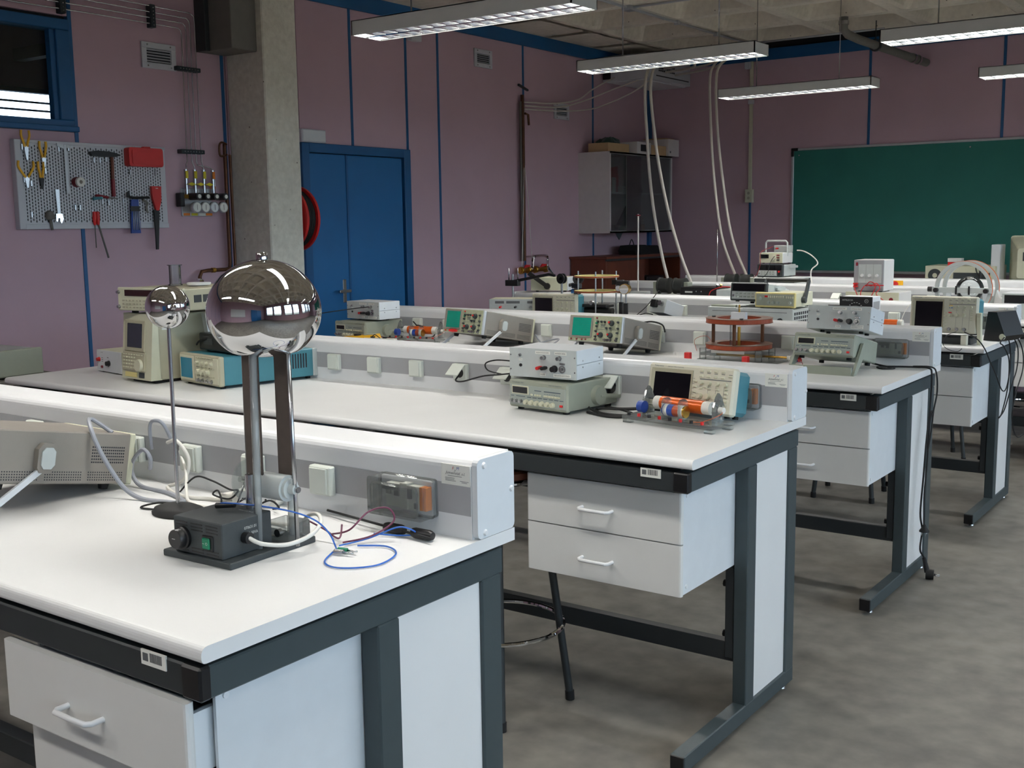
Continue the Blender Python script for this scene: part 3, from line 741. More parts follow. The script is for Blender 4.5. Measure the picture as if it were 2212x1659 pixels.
def analog_scope(loc, rz, label, tilt=-.19, W=.29, H=.122, D=.38, lead=False):
    t = thing('analog_oscilloscope', label, 'oscilloscope', loc, rz, tilt, 'taupe analog oscilloscopes on tilted handles')
    # origin at the rear bottom edge: the body reaches forward (-y) and is raised by the tilt
    z0 = .01
    B('case', TAUPE, t, -W/2, W/2, -D + .02, -.012, z0, z0 + H, b=.003)
    B('rear_frame', CREAM, t, -W/2 - .002, W/2 + .002, -.016, 0, z0 - .001, z0 + H + .001, b=.003)
    B('front_frame', SATIN, t, -W/2 - .002, W/2 + .002, -D + .004, -D + .022, z0 - .001, z0 + H + .001, b=.003)
    F = -D
    B('front_panel', HAMEG, t, -W/2 + .002, W/2 - .004, F, F + .006, z0, z0 + H, b=.001)
    B('screen_bezel', TAUPE, t, -W/2 + .004, -W/2 + .132, F - .004, F, z0 + .018, z0 + H - .003, b=.002)
    B('screen', SCREENG, t, -W/2 + .024, -W/2 + .124, F - .0052, F - .001, z0 + .026, z0 + H - .012)
    gr = MB()
    for i in range(11):
        x = -W/2 + .024 + i*.01; gr.box(x - .0002, x + .0002, F - .0054, F - .005, z0 + .026, z0 + H - .012)
    for i in range(9):
        z = z0 + .026 + i*.0105; gr.box(-W/2 + .024, -W/2 + .124, F - .0054, F - .005, z - .0002, z + .0002)
    gr.build('graticule', GREEN, t, kind='stuff')
    cx = -W/2 + .15
    for x, z, r in ((.085, .09, .013), (.03, .033, .013), (.083, .033, .013)):
        k = knob(t, cx + x, z0 + z, r, .014, DKGREY, y=F); CY('red_cap', RED, k, (cx + x - .006, F - .014, z0 + z + .003), (cx + x - .006, F - .018, z0 + z + .003), .0046, n=10)
    for i, (x, z) in enumerate(((.01, .095), (.03, .095), (.048, .095), (.005, .073), (.12, .095), (.122, .066), (.06, .066), (.08, .066), (.003, .05), (.12, .045), (.003, .025), (.12, .02))):
        knob(t, cx + x, z0 + z, .0052, .01, DKGREY, y=F)
    for x in (.006, .055, .07, .085, .118): bnc(t, cx + x, z0 + .011, .0052, .011, F)
    buttons(t, [(cx + .003, z0 + .112), (-W/2 + .02, z0 + .009), (-W/2 + .05, z0 + .009), (-W/2 + .08, z0 + .009), (-W/2 + .1, z0 + .009)], .008, .006, RED if lead else DRED, F)
    buttons(t, [(cx + .003, z0 + .088)], .012, .008, GREEN, F, name='green_key')
    marks(t, [(cx + .037, z0 + .082, .026, .002), (cx + .037, z0 + .077, .02, .002), (cx + .037, z0 + .071, .024, .002), (cx + .06, z0 + .059, .12, .0012)], INKT, F)
    # perforations in the right side
    v = MB()
    for j in range(6):
        for i in range(16):
            y = -.03 - i*.0056; z = z0 + .052 + j*.0072
            v.box(W/2 - .001, W/2 + .0006, y - .0016, y + .0016, z - .0018, z + .0018)
    for g in range(3):
        for j in range(4):
            for i in range(16):
                y = -.03 - g*.11 - i*.006; z = z0 + .01 + j*.006
                v.box(W/2 - .001, W/2 + .0006, y - .0013, y + .0013, z - .0013, z + .0013)
    v.build('vent_holes', HOLE, t, kind='stuff')
    for Y in (-.05, -D + .06):
        for X in (-W/2 + .04, W/2 - .04): CY('foot', RUBBER, t, (X, Y, z0), (X, Y, -.006), .014, .011, n=12)
    # handle: octagonal hubs, flat bars reaching down to the table
    ct, st = math.cos(tilt), math.sin(tilt)
    for s in (-1, 1):
        py, pz = -D*.62, z0 + H*.5
        pts = [(py - .018, pz - .034), (py + .008, pz - .034), (py + .02, pz - .02), (py + .02, pz + .022), (py + .01, pz + .034), (py - .014, pz + .034), (py - .026, pz + .02), (py - .026, pz - .022)]
        X = s*W/2
        MB().prism(pts, 'x', min(X, X + s*.018), max(X, X + s*.018)).build('handle_hub', TAUPE, t)
        hb = MB().prism([(py + (a - py)*.72, pz + (b_ - pz)*.72) for a, b_ in pts], 'x', min(X + s*.018, X + s*.022), max(X + s*.018, X + s*.022)).build('hub_cap', ALU, t)
        # foot of the bar: where a line sloping forward meets the table
        fyw = -D*.62 - .16; fy, fz = fyw*ct + 0*st, -fyw*st + 0*ct
        MB().prism([(py - .012, pz - .02), (py + .008, pz - .02), (fy + .01, fz), (fy - .012, fz)], 'x', min(X + s*.004, X + s*.012), max(X + s*.004, X + s*.012)).build('handle_bar', ALUW, t)
    fyw = -D*.62 - .155; fy, fz = fyw*ct, -fyw*st
    CY('handle_grip', TAUPE, t, (-W/2 - .01, fy, fz + .008), (W/2 + .01, fy, fz + .008), .008, n=10)
    for X in (-W/2 + .05, W/2 - .05): MB().box(X - .012, X + .012, 0, .022, z0 + .02, z0 + .09, b=.004).build('cord_wrap', TAUPE, t)
    if lead: MB().lathe([(0, -.03), (.006, -.028), (.009, 0), (.006, .028), (0, .03)], 12, (-W/2 + .09, F - .012, z0 + .008), 'x').build('probe_tip', RED, t)
    return t
def cable(name, pts, r, m, label, cat='cable', sub=8, n=8, group=None):
    o = TU(name, m, None, pts, r, n, sub)
    return tag(o, label, cat, group)

# ---------------------------------------------------------------- nearest bench
T = .9
g = thing('van_de_graaff_generator', 'sphere topped generator: big mirror ball on clear posts over a dark grey control box', 'generator', (-.362, .392, T), math.radians(1.5))
B('base_plate', DKGREY, g, -.095, .095, -.112, .112, 0, .013, b=.002)
bx = B('control_box', DKGREY, g, -.068, .068, -.105, .02, .013, .082, b=.002)
sl = MB()
for i in range(3):
    for j in range(3): sl.box(-.06 + i*.042, -.028 + i*.042, -.1056, -.104, .072 - j*.006 - i*.0, .0745 - j*.006)
    for j in range(2): sl.box(-.06 + i*.042, -.028 + i*.042, -.1056, -.104, .018 + j*.006, .0205 + j*.006)
sl.build('vent_slots', BLACK, bx, kind='stuff')
k = MB().lathe([(.022, 0), (.022, .006), (.019, .008), (.019, .02), (.0175, .022), (0, .022)], 28, (-.04, -.105, .043), 'y').build('dial_knob', BLACK, g)
B('pointer', INKW, k, -.047, -.038, -.1275, -.1265, .0435, .0445)
sw = B('switch_frame', BLACK, g, .014, .044, -.108, -.104, .026, .056, b=.002)
B('rocker', GREEN, sw, .018, .038, -.112, -.107, .03, .052, b=.002)
text('I', .008, (.023, -.1124, .041), sw, INKW, rot=(PI/2, PI/2, 0)); text('O', .008, (.032, -.1124, .041), sw, INKW)
text('070631.01', .008, (.0686, -.035, .062), bx, INKW, rot=(PI/2, 0, PI/2), width=.03)
text('230V~50VA', .008, (.0686, -.035, .05), bx, INKW, rot=(PI/2, 0, PI/2), width=.036)
text('HIGH VOLTAGE', .006, (.03, -.01, .0824), bx, INKW, rot=(0, 0, 0), width=.04)
CY('cord_gland', BLACK, g, (.068, -.05, .045), (.082, -.05, .045), .011, n=14)
TU('mains_cord', CORDW, g, [(.08, -.05, .045), (.105, -.04, .035), (.13, .0, .028), (.14, .05, .035), (.135, .085, .05), (.11, .105, .06), (.07, .12, .05), (.02, .14, .02), (-.05, .16, .006), (-.14, .15, .006)], .0042, 10, 8)
bl = B('clear_block', ACRYL, g, .02, .088, .045, .105, .013, .048, b=.002)
CY('block_screw', STEEL, bl, (.06, .04, .03), (.06, .05, .03), .008, n=12)
AX, AY = .052, .04            # axis of column and sphere in the base frame
for dx, dy, zt in ((-.062, .0, .39), (.064, .0, .39), (.012, -.05, .39), (-.005, .055, .39)):
    CY('clear_post', RODC if dx < .05 else STEEL, g, (AX + dx, AY + dy, .013), (AX + dx*.94, AY + dy*.9, zt), .0075 if dx < .05 else .0042, n=8)
for dx, w0, w1, dy in ((-.032, .022, .017, -.012), (.03, .021, .017, .012)):
    MB().box(AX + dx - w0, AX + dx + w0, AY + dy - .0015, AY + dy + .0015, .135, .39).build('belt', BELT, g)
mo = MB().cyl((AX - .05, AY, .125), (AX + .045, AY, .125), .026, n=22).cyl((AX + .045, AY, .125), (AX + .052, AY, .125), .02, n=18).cyl((AX + .052, AY, .125), (AX + .066, AY, .125), .01, n=14).build('belt_roller', ALU, g)
CY('roller_bolt', STEEL, mo, (AX + .064, AY, .125), (AX + .073, AY, .125), .006, n=10)
MB().cyl((AX - .068, AY, .13), (AX - .064, AY, .13), .042, n=32).cyl((AX - .09, AY, .128), (AX - .06, AY, .128), .006, n=12).build('drive_wheel', ACRYL, g)
B('motor_bracket', DKGREY, g, AX - .03, AX + .03, AY - .004, AY + .02, .1, .14, b=.002)
CY('pillar', STEEL, g, (AX - .03, AY - .03, .013), (AX - .03, AY - .03, .15), .0085, n=14)
CY('earth_rod', STEEL, g, (AX - .085, AY + .01, .125), (AX - .13, AY - .0, .02), .0022, n=8)
R = .109; prof = []
for i in range(41):
    a = -PI/2 + PI*i/40; ca, sa = math.cos(a), math.sin(a)
    zz = sa*R*(.87 if sa < 0 else .92)
    if sa < -.8: zz = -R*.87*(.8 + (abs(sa) - .8)*.55)
    prof.append((max(R*ca, 0) if i not in (0, 40) else 0, zz))
sp = MB().lathe(prof, 72, (AX, AY, .466)).build('sphere', CHROME, g)
MB().lathe([(.008, 0), (.011, .002), (.011, .013), (.0095, .015), (0, .015)], 20, (AX, AY, .564)).build('sphere_cap', CHROME, sp)
g = thing('discharge_sphere', 'small mirror ball on a thin steel rod standing on a black oval foot', 'discharge wand', (-.69, .5, T), .1)
MB().lathe([(.055, 0), (.056, .005), (.05, .014), (.036, .02), (.012, .024), (0, .024)], 32).build('base', RUBBER, g).scale = (1.25, .85, 1)
CY('rod', STEEL, g, (-.002, 0, .02), (0.0, 0, .415), .0042, n=12)
MB().lathe([(.047*math.cos(-PI/2 + PI*i/28), .047*math.sin(-PI/2 + PI*i/28)) for i in range(29)], 48, (0, 0, .459)).build('sphere', CHROME, g)
analog_scope((-1.145, .6, T), -.02, 'taupe oscilloscope cut by the left edge on the nearest bench, only its perforated side shown')
# cables on the nearest bench
cable('grey_power_cord', [(-1.02, .57, 1.04), (-1.06, .54, 1.075), (-1.0, .5, 1.06), (-.96, .5, 1.0), (-.92, .52, .93), (-.87, .53, .906), (-.8, .54, .905), (-.75, .56, .906), (-.85, .6, .905), (-.98, .61, .907), (-1.01, .61, .95), (-.95, .6, 1.0), (-.92, .6, .985), (-.95, .62, .95)], .0052, CORDG, 'thick grey cord looped over the end of the taupe oscilloscope', 'power cord')
cable('grey_power_cord', [(-.93, .69, .97), (-.93, .655, 1.05), (-.95, .645, 1.065), (-.975, .645, 1.05), (-.98, .65, .99)], .0045, CORDG, 'short grey cord arched behind the taupe oscilloscope', 'power cord')
cable('white_power_cord', [(-.93, .66, 1.01), (-.88, .65, 1.02), (-.84, .65, .98), (-.85, .64, .93), (-.9, .63, .908), (-.8, .6, .905), (-.72, .62, .905), (-.66, .64, .907), (-.63, .63, .909)], .0045, CORDW, 'white cord curling from the trunk down to the white socket adapter', 'power cord')
cable('white_power_cord', [(-.9, .672, .99), (-.84, .64, .95), (-.79, .6, .915), (-.74, .57, .905), (-.66, .56, .905), (-.56, .57, .905), (-.5, .54, .905)], .0038, CORDW, 'second white cord lying flat behind the control box', 'power cord')
a = thing('socket_adapter', 'white multi way socket adapter lying among black leads on the nearest bench', 'adapter', (-.6, .655, T), .35)
MB().prism(rrect(-.055, .055, .0, .038, .012, 3), 'y', -.028, .02).build('body', CORDW, a)
for X in (-.02, .025):
    s_ = CY('socket_face', TRUNKW, a, (X, -.028, .02), (X, -.031, .02), .017, n=20)
    for e in (-.006, .006): CY('pin_hole', BLACK, s_, (X + e, -.031, .02), (X + e, -.0314, .02), .003, n=8)
CY('plug', CORDW, a, (-.055, 0, .018), (-.1, .0, .014), .012, .008, n=12)
cable('black_test_lead', [(-.84, .62, .907), (-.78, .62, .95), (-.72, .62, .948), (-.66, .62, .935), (-.62, .61, .94), (-.64, .6, .92), (-.67, .58, .93), (-.64, .57, .945), (-.62, .56, .92), (-.65, .55, .905), (-.6, .57, .91), (-.56, .58, .918), (-.53, .6, .906)], .0022, RUBBER, 'tangled black lead in front of the white socket adapter', 'test lead')
cable('black_test_lead', [(-.72, .53, .912), (-.76, .5, .916), (-.8, .48, .904), (-.74, .49, .904), (-.66, .5, .904), (-.6, .51, .904)], .0022, RUBBER, 'black lead with a bend beside the foot of the small mirror ball', 'test lead')
cable('black_test_lead', [(-.62, .58, .904), (-.58, .6, .93), (-.55, .6, .92), (-.565, .59, .905), (-.52, .61, .93), (-.5, .62, .915), (-.53, .63, .905)], .0022, RUBBER, 'coiled black lead behind the clear drive wheel', 'test lead')
a = thing('banana_plug', 'black banana plug lying on the belt motor with a blue wire', 'plug', (-.355, .36, .99), 0)
CY('sleeve', BLACK, a, (-.035, 0, .0), (.005, .012, .004), .006, .005, n=12)
cable('blue_wire', [(-.385, .362, .994), (-.36, .365, .998), (-.3, .39, .995), (-.24, .42, .985), (-.21, .45, .965), (-.2, .475, .935), (-.19, .48, .91), (-.175, .47, .905)], .0017, WIREBLUE, 'blue wire arching from the black plug over the control box', 'wire')
cable('blue_wire', [(-.2, .5, .905), (-.18, .56, .908), (-.13, .6, .93), (-.11, .63, .912), (-.15, .62, .905), (-.2, .6, .906)], .0017, WIREBLUE, 'blue wire lying beside the black connector rod', 'wire')
cable('blue_wire', [(-.185, .47, .904), (-.15, .41, .903), (-.1, .4, .903), (-.055, .45, .903), (-.07, .52, .904), (-.12, .55, .904), (-.17, .52, .905)], .0017, WIREBLUE, 'open loop of blue wire on the white top right of the base plate', 'wire')
cable('purple_wire', [(-.27, .55, .906), (-.2, .53, .93), (-.185, .57, .96), (-.16, .6, .965), (-.145, .6, .94), (-.17, .56, .915), (-.21, .52, .905)], .0019, WIREPURP, 'twisted purple wire standing in a loop behind the blue wire', 'wire')
cable('purple_wire', [(-.3, .52, .935), (-.26, .52, .925), (-.22, .52, .912), (-.24, .55, .93)], .0019, WIREPURP, 'short twisted purple wire behind the clear block', 'wire')
a = thing('connector_rod', 'thin black rod with two black connector sleeves against the trunk', 'connector', (-.2, .64, T), -.02)
CY('rod', RUBBER, a, (-.2, .025, .012), (.14, -.02, .012), .0028, n=8)
for X0, X1 in ((.0, .052), (.075, .128)): MB().lathe([(0, X0 - .001), (.009, X0), (.011, X0 + .008), (.011, X1 - .008), (.008, X1), (0, X1 + .001)], 14, (0, -.004, .012), 'x').build('sleeve', BLACK, a)
for i, (x, y, m) in enumerate(((-.178, .475, GREEN), (-.176, .462, STEEL))):
    a = thing('plug', ('green banana plug lying at the end of the base plate', 'bare silver plug lying beside the green one')[i], 'plug', (x, y, T), .25)
    MB().cyl((0, 0, .007), (.02, 0, .007), .005, n=10).build('grip', m, a); CY('pin', STEEL, a, (.02, 0, .007), (.042, 0, .007), .002, n=8)

# ---------------------------------------------------------------- second bench
function_generator((-.775, 2.035, T), -.12, 'olive generator under a grey box on the second bench, black display and red button')
amp_box((-.77, 2.06, T + .106), .03, 'grey labelled box on top of the olive generator on the second bench', D=.18)
digital_scope((-.27, 2.13, T + .024), -.08, 'beige oscilloscope with dark screen behind the solenoid board on the second bench', -.2)
def solenoid_board(loc, rz, label, simple=False, s=1.0):
    a = thing('solenoid_board', label, 'demonstration board', loc, rz, group='clear boards carrying copper solenoids')
    W, D = .34, .125
    B('base', ACRYL, a, -W/2, W/2, 0, D, .012, .024, b=.001)
    for X in (-W/2 + .015, W/2 - .015):
        for Y in (.015, D - .015): B('foot', ACRYL, a, X - .014, X + .014, Y - .01, Y + .01, 0, .012)
    for X in (-.13, .135):
        e = MB().prism([(.06, .024), (.115, .024), (.115, .07), (.1, .1), (.088, .112), (.076, .1), (.06, .07)], 'x', X - .004, X + .004).build('end_bracket', ACRYL, a)
        CY('hub', CORDW, e, (X + (.004 if X > 0 else -.004), .088, .06), (X + (.02 if X > 0 else -.02), .088, .06), .01, n=14)
    co = CY('solenoid', COPPER, a, (-.075, .088, .062), (.085, .088, .062), .0215, n=28)
    for X0, X1 in ((-.1, -.075), (.085, .112)): CY('end_collar', CORDW, co, (X0, .088, .062), (X1, .088, .062), .0205, n=24)
    for Z in (.05, .074): CY('guide_rod', STEEL, a, (-.13, .088, Z), (.135, .088, Z), .0025, n=6)
    ca = CY('field_coil', COPPERR, a, (-.01, .035, .052), (.035, .035, .052), .018, n=24)
    for X0, X1, m in ((-.028, -.022, BLUEP), (-.022, -.008, CORDW), (-.008, .012, BLUEP), (.035, .05, CORDW), (.05, .055, BRASS), (-.125, -.105, BLUEP)): CY('coil_band', m, ca, (X0, .035, .052), (X1, .035, .052), .0188, n=24)
    for X in (-.02, .042): MB().prism([(.014, .024), (.056, .024), (.056, .08), (.045, .09), (.025, .09), (.014, .08)], 'x', X - .004, X + .004).build('coil_bracket', ACRYL, a)
    for i in range(8):
        CY('binding_post', (BLACK, RED)[i % 2], a, (-.15 + i*.04, .012, .024), (-.15 + i*.04, .012, .033), .0055, n=10)
    TU('coil_lead', COPPER, a, [(.15, .09, .06), (.155, .07, .05), (.12, .03, .03), (.08, .02, .027)], .0009, 5, 5)
    return a
solenoid_board((-.272, 1.99, T), -.16, 'clear board with an orange solenoid in front of the beige oscilloscope, second bench')
cable('black_mains_cord', [(-.655, 2.255, .957), (-.66, 2.2, .95), (-.67, 2.16, .93), (-.6, 2.12, .906), (-.5, 2.1, .905), (-.46, 2.13, .907), (-.55, 2.17, .913), (-.62, 2.16, .906), (-.56, 2.1, .905), (-.47, 2.08, .905), (-.52, 2.06, .905), (-.62, 2.1, .905)], .0042, RUBBER, 'coiled black cord between the olive generator and the solenoid board', 'power cord')
cable('black_mains_cord', [(-.6, 2.14, .914), (-.5, 2.16, .916), (-.45, 2.15, .925), (-.42, 2.18, .935), (-.47, 2.18, .92), (-.56, 2.2, .908), (-.62, 2.22, .907)], .0042, RUBBER, 'upper coil of black cord leaning towards the beige oscilloscope', 'power cord')
a = thing('mains_plug', 'black mains plug in the open socket right of the grey labelled box', 'plug', (-.627, 2.26, .965), 0)
MB().cyl((0, .01, 0), (0, -.025, -.004), .018, n=16).cyl((0, -.025, -.004), (-.02, -.05, -.01), .012, .006, n=12).build('body', BLACK, a)
cable('black_thin_cord', [(-1.29, 2.262, .965), (-1.28, 2.23, .95), (-1.22, 2.2, .955), (-1.13, 2.2, .98), (-1.06, 2.2, .99), (-.98, 2.22, 1.0)], .003, RUBBER, 'thin black cord from the open socket to the back of the grey box', 'power cord')
cable('black_thin_cord', [(-1.06, 2.22, .99), (-1.12, 2.22, 1.0), (-1.13, 2.22, 1.025), (-1.08, 2.22, 1.04), (-1.0, 2.22, 1.04)], .0026, RUBBER, 'small loop of black cord left of the grey box', 'power cord')
# left end of the second bench
a = thing('spectrum_analyser', 'tall cream instrument with a dark picture tube over a keypad and large dial', 'analyser', (-2.625, 1.81, T), -.1)
B('feet_rail', RUBBER, a, -.08, .09, .02, .3, 0, .014)
B('case', BEIGED, a, -.1, .112, .03, .36, .014, .282, b=.004)
MB().prism([(-.012, .014), (.04, .014), (.04, .285), (.012, .285)], 'x', -.112, .112).build('fascia', CREAM, a)
def an(z): return -.012 + (z - .014)*.0886
Mx = Matrix.Translation((0, -.012, .014)) @ Matrix.Rotation(math.atan(-.0886), 4, 'X')
mb = MB(); mb.M = Mx; mb.box(-.095, .06, -.004, .002, .115, .245, b=.003).build('screen_surround', BEIGED, a)
mb = MB(); mb.M = Mx; mb.box(-.072, .042, -.006, .0, .13, .232, b=.004).build('picture_tube', CRT, a)
mb = MB(); mb.M = Mx; mb.box(-.1, .072, -.008, .002, .035, .112, b=.003).build('keypad_panel', BEIGED, a)
mb = MB(); mb.M = Mx
for i in range(5):
    for j in range(4): mb.box(-.094 + i*.02, -.082 + i*.02, -.011, -.007, .045 + j*.014, .051 + j*.014)
for i in range(8): mb.box(-.094 + i*.02, -.084 + i*.02, -.011, -.007, .1, .104)
mb.build('keypad', CREAM, a, kind='stuff')
mb = MB(); mb.M = Mx; mb.cyl((.035, -.008, .06), (.035, -.02, .06), .026, .024, n=28).build('dial', CREAM, a)
mb = MB(); mb.M = Mx; mb.box(-.085, .005, -.003, .001, .008, .028, b=.001).build('card_slot', IVORY, a)
mb = MB(); mb.M = Mx; mb.box(.022, .062, -.003, .001, .008, .03, b=.001).build('socket_panel', FRAMED, a)
B('stock_label', PAPER, a, .112, .1135, .05, .09, .22, .24)
a = thing('frequency_counter', 'cream rack instrument with a dark red display lying on top of the tall analyser', 'counter', (-2.55, 1.81, T + .284), .1)
B('case', BEIGED, a, -.16, .21, .012, .4, .018, .106, b=.004)
B('fascia', CREAM, a, -.165, .215, 0, .014, .014, .11, b=.004)
B('display', LED, a, -.12, .06, -.002, .002, .075, .1)
mb = MB()
for i in range(14):
    for j in range(3): mb.box(-.135 + i*.02, -.124 + i*.02, -.003, .001, .025 + j*.014, .031 + j*.014)
mb.build('keypad', BEIGED, a, kind='stuff')
for z in (.03, .09): bnc(a, -.155, z, .006, .012)
mb = MB()
for i in range(6): mb.box(.2095, .2115, .06 + i*.05, .1 + i*.05, .05, .08)
mb.build('side_grille', FRAMED, a)
for X in (-.12, .17):
    for Y in (.05, .35): CY('foot', RUBBER, a, (X, Y, 0), (X, Y, .018), .014, n=10)
a = thing('glass_cylinder', 'empty clear glass measuring cylinder standing on the counter', 'glassware', (-2.6, 2.0, T + .394), 0)
MB().ring(.022, .0245, .004, .085, 28).lathe([(0, 0), (.03, 0), (.03, .004), (0, .004)], 28).ring(.024, .031, .083, .086, 28).build('vessel', BULB, a)
a = thing('dish_lid', 'pale flat dish beside the glass cylinder on the counter', 'dish', (-2.51, 2.05, T + .394), 0)
MB().lathe([(0, 0), (.048, 0), (.05, .004), (.05, .01), (.046, .011), (0, .009)], 28).build('dish', WHITE, a)
a = thing('switch_box', 'pale box with a red push button at the far left of the second bench', 'power supply', (-3.02, 1.93, T), -.15)
B('case', CREAM, a, -.085, .14, .002, .2, .006, .1, b=.003); B('front_panel', ALUW, a, -.085, .14, -.002, .004, .006, .1, b=.001)
feet(a, .17, .2, .006, .008, .02)
knob(a, -.06, .058, .0095, .014, RED, 'red_button', -.002); CY('fuse_cap', DRED, a, (-.035, -.002, .026), (-.035, -.008, .026), .006, n=12)
knob(a, .03, .045, .012, .016, BLACK, y=-.002)
marks(a, [(-.033, .066, .012, .002), (-.033, .058, .012, .002), (-.033, .05, .012, .002), (-.04, .09, .003, .003), (-.03, .09, .003, .003), (.02, .07, .012, .003), (.02, .03, .012, .003)], INKG, -.002)
a = thing('bench_oscilloscope', 'teal sided oscilloscope with a blue screen, lying flat left of the mirror ball', 'oscilloscope', (-2.3, 1.86, T), -.17)
W, H = .315, .115
B('case', TEAL, a, -W/2 + .003, W/2 - .003, .02, .46, .012, .012 + H, b=.004)
B('fascia', BEIGED, a, -W/2, W/2, 0, .025, .01, .014 + H, b=.005)
B('screen_bezel', CREAM, a, -W/2 + .008, -W/2 + .122, -.003, .001, .02, H + .006, b=.002)
B('screen', SCREENB, a, -W/2 + .018, -W/2 + .108, -.004, 0, .03, H - .004)
B('control_panel', CREAM, a, -W/2 + .132, W/2 - .008, -.002, .001, .018, H + .006, b=.001)
for i in range(4): knob(a, -.005 + i*.036, .098, .0075, .012, CREAM, y=-.002)
for i in range(3): knob(a, .005 + i*.034, .062, .012, .015, CREAM, y=-.002)
for i in range(4): bnc(a, -.002 + i*.034, .027, .006, .012, -.002)
buttons(a, [(-.01 + i*.016, .045) for i in range(9)] + [(-.01 + i*.016, .117) for i in range(9)] + [(-.01 + i*.016, .08) for i in range(9)], .008, .004, BEIGED, -.002)
B('rear_frame', ALU, a, -W/2 - .002, W/2 + .002, .44, .462, .01, .014 + H, b=.004)
mb = MB()
for i in range(9): mb.box(W/2 - .004, W/2 - .002, .3 + i*.013, .306 + i*.013, .05, .11)
mb.build('vent_slots', HOLE, a, kind='stuff')
feet(a, W, .46, .012)
a = thing('tape_deck', 'black electronic unit on top of the blue screen oscilloscope', 'recorder', (-2.27, 1.93, T + .13), -.17)
B('case', BLACK, a, -.14, .16, .0, .28, .006, .075, b=.004)
B('display', DKGREY, a, -.1, -.03, -.002, .002, .03, .055); marks(a, [(.02 + i*.012, .06, .006, .003) for i in range(4)] + [(-.08, .062, .05, .002)], INKG, -.001)
knob(a, .09, .05, .006, .01, STEEL); feet(a, .28, .28, .006)
cable('black_signal_cable', [(-2.42, 1.95, 1.055), (-2.38, 1.94, 1.075), (-2.3, 1.95, 1.085), (-2.2, 1.97, 1.07), (-2.15, 2.0, 1.06)], .004, RUBBER, 'black cable with silver plug draped over the black unit', 'cable')
a = thing('instrument_bracket', 'sloping pale metal bracket between the tall analyser and the black unit', 'bracket', (-2.42, 2.0, T + .13), -.15)
MB().prism([(-.03, .15), (.0, .15), (.035, .0), (.01, 0)], 'y', 0, .06).build('plate', ALU, a)
# instrument on a side table left of the second bench
a = thing('side_table', 'low grey side table beyond the left end of the second bench, mostly hidden by the first trunk', 'table', (-3.86, 1.72, 0))
B('top', DUCT, a, -.42, .42, -.3, .3, .835, .86, b=.003)
for X in (-.38, .38):
    for Y in (-.26, .26): B('leg', FRAMED, a, X - .015, X + .015, Y - .015, Y + .015, 0, .835)
a = thing('rack_instrument', 'grey green instrument with a wide rear flange, cut by the left picture edge', 'instrument', (-3.58, 1.8, .86), .03)
B('case', ALU, a, -.35, .05, -.15, .12, .014, .128, b=.004); B('rear_flange', GENCASE, a, .05, .078, -.155, .125, .008, .132, b=.006)
for Z in (.012, .112): B('flange_foot', GENCASE, a, .076, .102, -.15, -.11, Z, Z + .018, b=.006)
for X in (-.3, 0.03):
    for Y in (-.11, .09): CY('foot', RUBBER, a, (X, Y, 0), (X, Y, .014), .013, n=10)
# ---------------------------------------------------------------- third bench
function_generator((-3.06, 3.52, T), -.1, 'olive generator at the far left of the third bench, yellow meter lying before it')
amp_box((-3.03, 3.6, T + .106), -.08, 'grey labelled box at the far left of the third bench, in front of the blue door', D=.16)
cable('black_signal_cable', [(-2.98, 3.59, 1.085), (-3.05, 3.5, 1.075), (-3.2, 3.38, 1.05), (-3.35, 3.3, 1.02), (-3.45, 3.25, .98)], .0028, RUBBER, 'thin black cable leaving the leftmost grey labelled box', 'cable')
a = thing('multimeter', 'yellow hand multimeter lying on its back at the left of the third bench', 'multimeter', (-2.93, 3.47, T), .35)
MB().prism([(-.1, .002), (.1, .002), (.105, .02), (.095, .046), (.02, .04), (-.1, .03)], 'y', -.042, .042).build('body', YELLOW, a)
B('display', GENPANEL, a, .03, .085, -.03, .03, .042, .047); knob(a, 0, 0, .001, .001, BLACK); CY('selector', BLACK, a, (-.02, 0, .036), (-.02, 0, .046), .02, n=20)
cable('red_test_lead', [(-2.88, 3.54, .93), (-2.8, 3.6, .915), (-2.72, 3.62, .905), (-2.62, 3.58, .904), (-2.7, 3.5, .904), (-2.85, 3.45, .904)], .0026, DRED, 'dark red lead running from the yellow multimeter', 'test lead')
cable('black_test_lead', [(-2.84, 3.46, .93), (-2.8, 3.44, .95), (-2.78, 3.46, .93), (-2.76, 3.48, .906), (-2.7, 3.5, .905)], .0022, RUBBER, 'black lead hooked over the end of the yellow multimeter', 'test lead')
cable('black_mains_cord', [(-2.85, 3.82, .99), (-2.8, 3.8, .96), (-2.79, 3.78, .93), (-2.84, 3.75, .908), (-2.75, 3.74, .905), (-2.66, 3.77, .92), (-2.72, 3.82, .955), (-2.85, 3.84, .97)], .0035, RUBBER, 'black cord looped behind the leftmost olive generator', 'power cord')
solenoid_board((-2.66, 3.58, T), .12, 'clear board with an orange solenoid left of the first green screen oscilloscope')
a = thing('terminal_block', 'row of white terminal bridges on the third bench beside the yellow meter', 'terminal block', (-2.78, 3.45, T), .1)
B('strip', CORDW, a, -.1, .1, 0, .03, .022, .03, b=.001)
for X in (-.085, -.04, .005, .05, .09): B('leg', CORDW, a, X - .005, X + .005, .002, .028, 0, .022)
for X in (-.05, .03): B('clip', BLACK, a, X - .01, X + .01, .006, .022, .03, .038)
analog_scope((-2.165, 3.84, T), -.17, 'taupe oscilloscope with a green screen and red probe tip, left one of the pair', lead=True)
analog_scope((-1.395, 3.79, T), -.02, 'taupe oscilloscope with a green screen, right one of the pair, nearer the copper rings')
